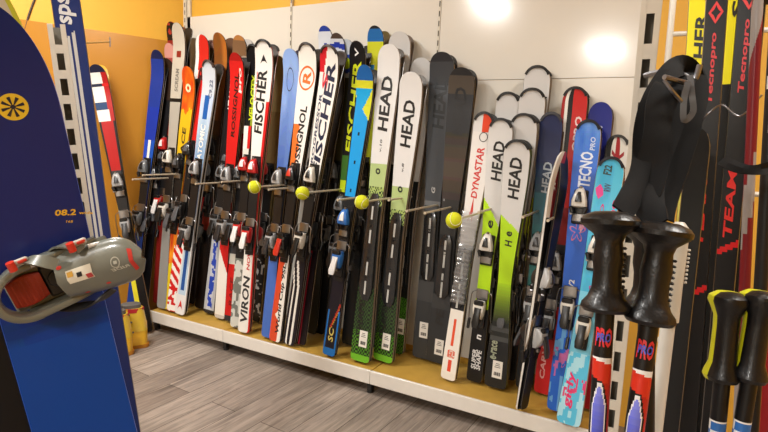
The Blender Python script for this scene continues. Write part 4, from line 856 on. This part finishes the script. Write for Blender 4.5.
pole('slim black pole grip with yellow back, second from the right edge', (731, 292), (717, 432), .56, .57, sh_wb, rim='#c8c81c', prof=gp, k=.87, ridges=False, shaft_r=.008)
pole('slim black pole grip with yellow back, at the right edge of view', (763, 291), (741, 432), .55, .56, sh_wb, rim='#c8c81c', prof=gp, k=.87, ridges=False, shaft_r=.008)
pole('white ski pole with ribbed grey grip behind the black grips', (680, 222), (655, 432), .78, .80, lambda D, a: '#c8c6c0', ridges=True, gripm=mat('white_ribbed_grip', '#c0bdb4', .4, bump=.3), k=1.0, shaft_r=.010, prof=[(-.15, .008), (-.148, .014), (-.1, .0135), (-.05, .014), (-.01, .014), (0, .006)], tail=1.15)
pole('red and white pole leaning behind the slim yellow-backed grips', (764, -140), (738, 432), .95, 1.0, lambda D, a: ('#8c8480' if math.sin(D*18+a*4) > .6 else '#701820'), tail=1.9, ridges=False, shaft_r=.009)
pole('black pole with white lettering nearest the right edge', (786, -140), (752, 432), .86, .92, lambda D, a: ('#d0ccc8' if hsh(math.floor(D*95), math.floor(a*10)) > .62 and .2 < D < .45 and .6 < a < .9 else '#18181a'), tail=1.9, ridges=False, shaft_r=.010)
pole('glossy red pole beside the racked cross-country skis', (779, -60), (754, 432), .98, 1.02, lambda D, a: '#8c161e', tail=1.9, ridges=False, shaft_r=.009)

# cross-country skis and others standing at the right
def lean_ski(label, tpx, bpx, dt, db, w, pat, texts=(), zlow=.012, extra=0, **kw):
    t = ond(tpx[0], tpx[1], dt); b = ond(bpx[0], bpx[1], db); d = (t-b).normalized(); base = b-d*((b.z-zlow)/d.z); top = t+d*extra
    n = (CAM-(base+top)/2); n = (n-d*n.dot(d)).normalized(); x = (-n).cross(d)
    mw = Matrix((x, -n, d)).transposed().to_4x4(); mw.translation = base; L = (top-base).length
    return make_ski(label, mw, Shape(L, wt=w, ww=w*.96, wl=w, tip=.05, bend=.03, th=.02), pat, texts=texts, group='skis standing at the right', cat='ski', **kw), L
def TX(o): return [('Tecnopro', .687+o, .770+o, .36, '#c02028', 0), ('@diamond', .780+o, .806+o, .7, '#d02424', 0), ('TEAM', .517+o, .600+o, .42, '#c8201c', -.15)]
def tecno(o): return lambda u, v, z: '#c01c20' if .482+o+u*.006 < v < .490+o+u*.006 else '#141416'
lean_ski('black cross-country ski with red lettering, left of the two matching ones', (721, -60), (687, 432), 1.2, 1.3, .042, tecno(.02), TX(.045), extra=.15, side='#202020', name='cross_country_ski', nu=8)
lean_ski('black cross-country ski with red lettering, right of the two matching ones', (755, -60), (711, 432), 1.16, 1.28, .042, tecno(.082), TX(.063), extra=.15, side='#202020', name='cross_country_ski', nu=8)
lean_ski('yellow alpine ski with black lettering behind the black pole straps', (705, -60), (676, 432), 1.5, 1.6, .062, bands((0, '#181818'), (.55, '#d0c860'), (.62, '#e0d41c')), [('FISCHER', .72, .845, .5, '#1a1a1a', .1), ('A', .86, .885, .5, '#c83020', .1)], extra=.1, side='#c8c020', nu=8)
lean_ski('yellow ski standing between the two black cross-country skis', (741, -60), (706, 432), 1.45, 1.55, .06, bands((0, '#181818'), (.76, '#d8cc20')), [('SL', .85, .9, .4, '#202020', .1)], extra=.08, side='#c8b820', nu=8)
lean_ski('black ski with red panels behind the red pole', (800, -30), (765, 432), 1.25, 1.35, .07, bands((0, '#181416'), (.35, '#a01c24'), (.62, stripes((-.2, '#b01c24'), (9, '#1a1618'))), (.8, '#201c1c')), [('STEP', .75, .85, .4, '#d8d8d8', 0)], extra=0, side='#201010', nu=8)
lean_ski('plain black ski nearest the white ribbed pole', (700, 130), (668, 432), 1.12, 1.2, .042, bands((0, '#141416'), (.5, '#181a1c')), [], extra=0, side='#101010', nu=6)
lean_ski('black ski with bronze lettering behind the slim grips', (756, -20), (714, 432), 1.34, 1.38, .05, bands((0, '#141414'), (.5, '#16140f')), [('CONQUEST', .44, .55, .4, '#a8783c', 0)], extra=0, side='#151515', nu=6)

# straps: webbing loops hanging from a hook and reaching down to the grips
WEB = mat('black_webbing', '#070708', .8, bump=.15, scale=900, spec=.25)
hk = ond(682, 76, .60)
def sp(px, py, d): return ond(px, py, d)
def webbing(label, pts, w, twist=None):
    P = smooth_path([sp(*q) for q in pts], 7); mb = MB(); n = (CAM-P[len(P)//2]).normalized(); r = empty('pole_strap', Matrix.Translation(P[0])); tag(r, label, 'strap', 'black webbing pole straps')
    rings = []; wid = w if isinstance(w, list) else [w]*len(P)
    for i, p in enumerate(P):
        tn = (P[min(i+1, len(P)-1)]-P[max(i-1, 0)]).normalized(); a = n.cross(tn).normalized(); b = tn.cross(a)
        ww = w*(1+.12*math.sin(i*.35)); tilt = .35*math.sin(i*.13+len(P)); a2 = a*math.cos(tilt)+b*math.sin(tilt); b2 = tn.cross(a2)
        rings.append([p-P[0]+a2*x*ww/2+b2*(y*.0011+.004*(1-x*x)*math.sin(i*.22)) for x, y in ((-1, -1), (0, -1), (1, -1), (1, 1), (0, 1), (-1, 1))])
    mb.loft(rings); mb.build('webbing', WEB, r); return r
webbing('wide black strap looping up from the leftmost grip over the hook', [(622,212,.52),(634,190,.54),(641,165,.55),(646,130,.56),(654,95,.57),(666,76,.58),(682,66,.59),(694,76,.60),(694,98,.60)], .022)
webbing('black strap falling between the hook and the second grip', [(656,226,.51),(650,205,.53),(655,175,.55),(664,140,.56),(676,108,.57),(682,84,.585),(686,74,.595)], .025)
webbing('black strap hanging free at the right side of the hook', [(690,70,.60),(694,95,.59),(688,130,.575),(676,160,.565),(668,190,.555),(660,220,.54)], .027)
webbing('short flared black strap end hanging left of the hook', [(668,86,.565),(660,108,.56),(656,135,.55),(652,165,.545),(646,196,.54)], .028)
webbing('black strap band wrapped across the poles at the right edge', [(722,160,.88),(736,167,.84),(752,170,.82),(768,168,.82),(784,164,.84)], .017)
r = empty('strap_hook', Matrix.Translation(hk)); tag(r, 'bright metal ring hook carrying the black pole straps', 'hook')
pp = pm.inverted() @ hk; att = pm @ Vector((0, 0, pp.z))
MB().tube(smooth_path([att-hk, (att-hk)*.5+Vector((0, -.006, .004)), Vector((0, -.01, 0)), Vector((.012, -.012, -.006)), Vector((.016, -.012, .010))], 5), .0032, 8).build('hook_rod', M_CHROME, r)
b1 = ond(664, 80, .545)-hk; b2 = ond(690, 84, .56)-hk
MB().tube([b1+Vector((0, 0, .003)), b2], .0028, 8).build('buckle_bar', M_CHROME, r)
MB().tube(smooth_path([b1, ond(673, 92, .545)-hk, ond(684, 104, .55)-hk], 4), .002, 6).build('buckle_wire', M_CHROME, r)
# grey strap loops near the buckle
r = empty('strap_keeper', Matrix.Translation(ond(688, 90, .55))); tag(r, 'grey plastic strap keeper dangling below the metal hook', 'strap keeper')
o_ = ond(688, 90, .55)
MB().ribbon(smooth_path([ond(690,76,.56)-o_, ond(692,95,.55)-o_, ond(693,112,.55)-o_, ond(684,120,.55)-o_, ond(684,100,.548)-o_, ond(688,82,.55)-o_], 5), (CAM-o_), .003, .006).build('keeper_loop', mat('grey_rubber', '#4c4c4e', .45), r)
# thin chrome wires between the cross-country skis
r = empty('tie_wire', Matrix.Translation(ond(720, 120, 1.05))); tag(r, 'thin bright wire tying the black cross-country skis together', 'wire')
o_ = ond(720, 120, 1.05)
MB().tube(smooth_path([ond(701,122,1.09)-o_, ond(708,114,1.06)-o_, ond(722,105,1.05)-o_, ond(740,116,1.04)-o_, ond(762,95,1.03)-o_], 6), .0018, 6).build('wire', M_CHROME, r)

# ------------------------------------------------------------------ ceiling lamps
LBL = ['square ceiling lamp nearest the ski wall, left of centre', 'square ceiling lamp behind the viewer, in line with the glare on the panel', 'square ceiling lamp over the right side of the room', 'square ceiling lamp above the left end of the ski shelf']
for i, (x, y, sx_, sy_, e) in enumerate([(-1.86, -.30, .22, .6, 42), (-1.02, -3.25, .42, .9, 95), (.9, 1.0, .6, .6, 26), (-2.5, 1.2, .6, .6, 34)]):
    r = empty('ceiling_lamp', Matrix.Translation((x, y, H-.03))); tag(r, LBL[i].replace('square', 'long' if i < 2 else 'square'), 'ceiling lamp', 'ceiling lamps')
    mb = MB(); f = .02
    for s in (-1, 1):
        mb.box((s*(sx_/2+f/2), 0, 0), (f, sy_+2*f, .05)); mb.box((0, s*(sy_/2+f/2), 0), (sx_, f, .05))
    mb.build('lamp_frame', M_WHITE, r)
    mb = MB(); mb.box((0, 0, .01), (sx_, sy_, .006)); mb.build('diffuser', mat('lamp_diffuser', '#fff2dc', .5, emit=7), r, smooth=False)
    ld_ = bpy.data.lights.new('lamp_light', 'AREA'); ld_.shape = 'RECTANGLE'; ld_.size = sx_; ld_.size_y = sy_; ld_.energy = e; ld_.color = (1, .98, .95)
    lo = bpy.data.objects.new('lamp_light', ld_); COL.objects.link(lo); lo.location = (x, y, H-.065)
w = bpy.data.worlds.new('World'); SC.world = w; w.use_nodes = True
w.node_tree.nodes['Background'].inputs[0].default_value = (1, .96, .9, 1); w.node_tree.nodes['Background'].inputs[1].default_value = .3

# ------------------------------------------------------------------ camera
cd = bpy.data.cameras.new('camera'); cam = bpy.data.objects.new('camera', cd); COL.objects.link(cam); SC.camera = cam
cd.sensor_fit = 'HORIZONTAL'; cd.sensor_width = 36; cd.lens = 36*FPX/768; cd.clip_start = .02
cx_ = RM @ Vector((1, 0, 0)); cy_ = RM @ Vector((0, -1, 0)); cz_ = RM @ Vector((0, 0, -1))
m = Matrix((cx_, cy_, cz_)).transposed().to_4x4(); m.translation = CAM; cam.matrix_world = m
vs = SC.view_settings; vs.view_transform = 'Standard'; vs.look = 'None'; vs.gamma = 1; vs.use_curve_mapping = False; vs.exposure = .46
SC.display_settings.display_device = 'sRGB'
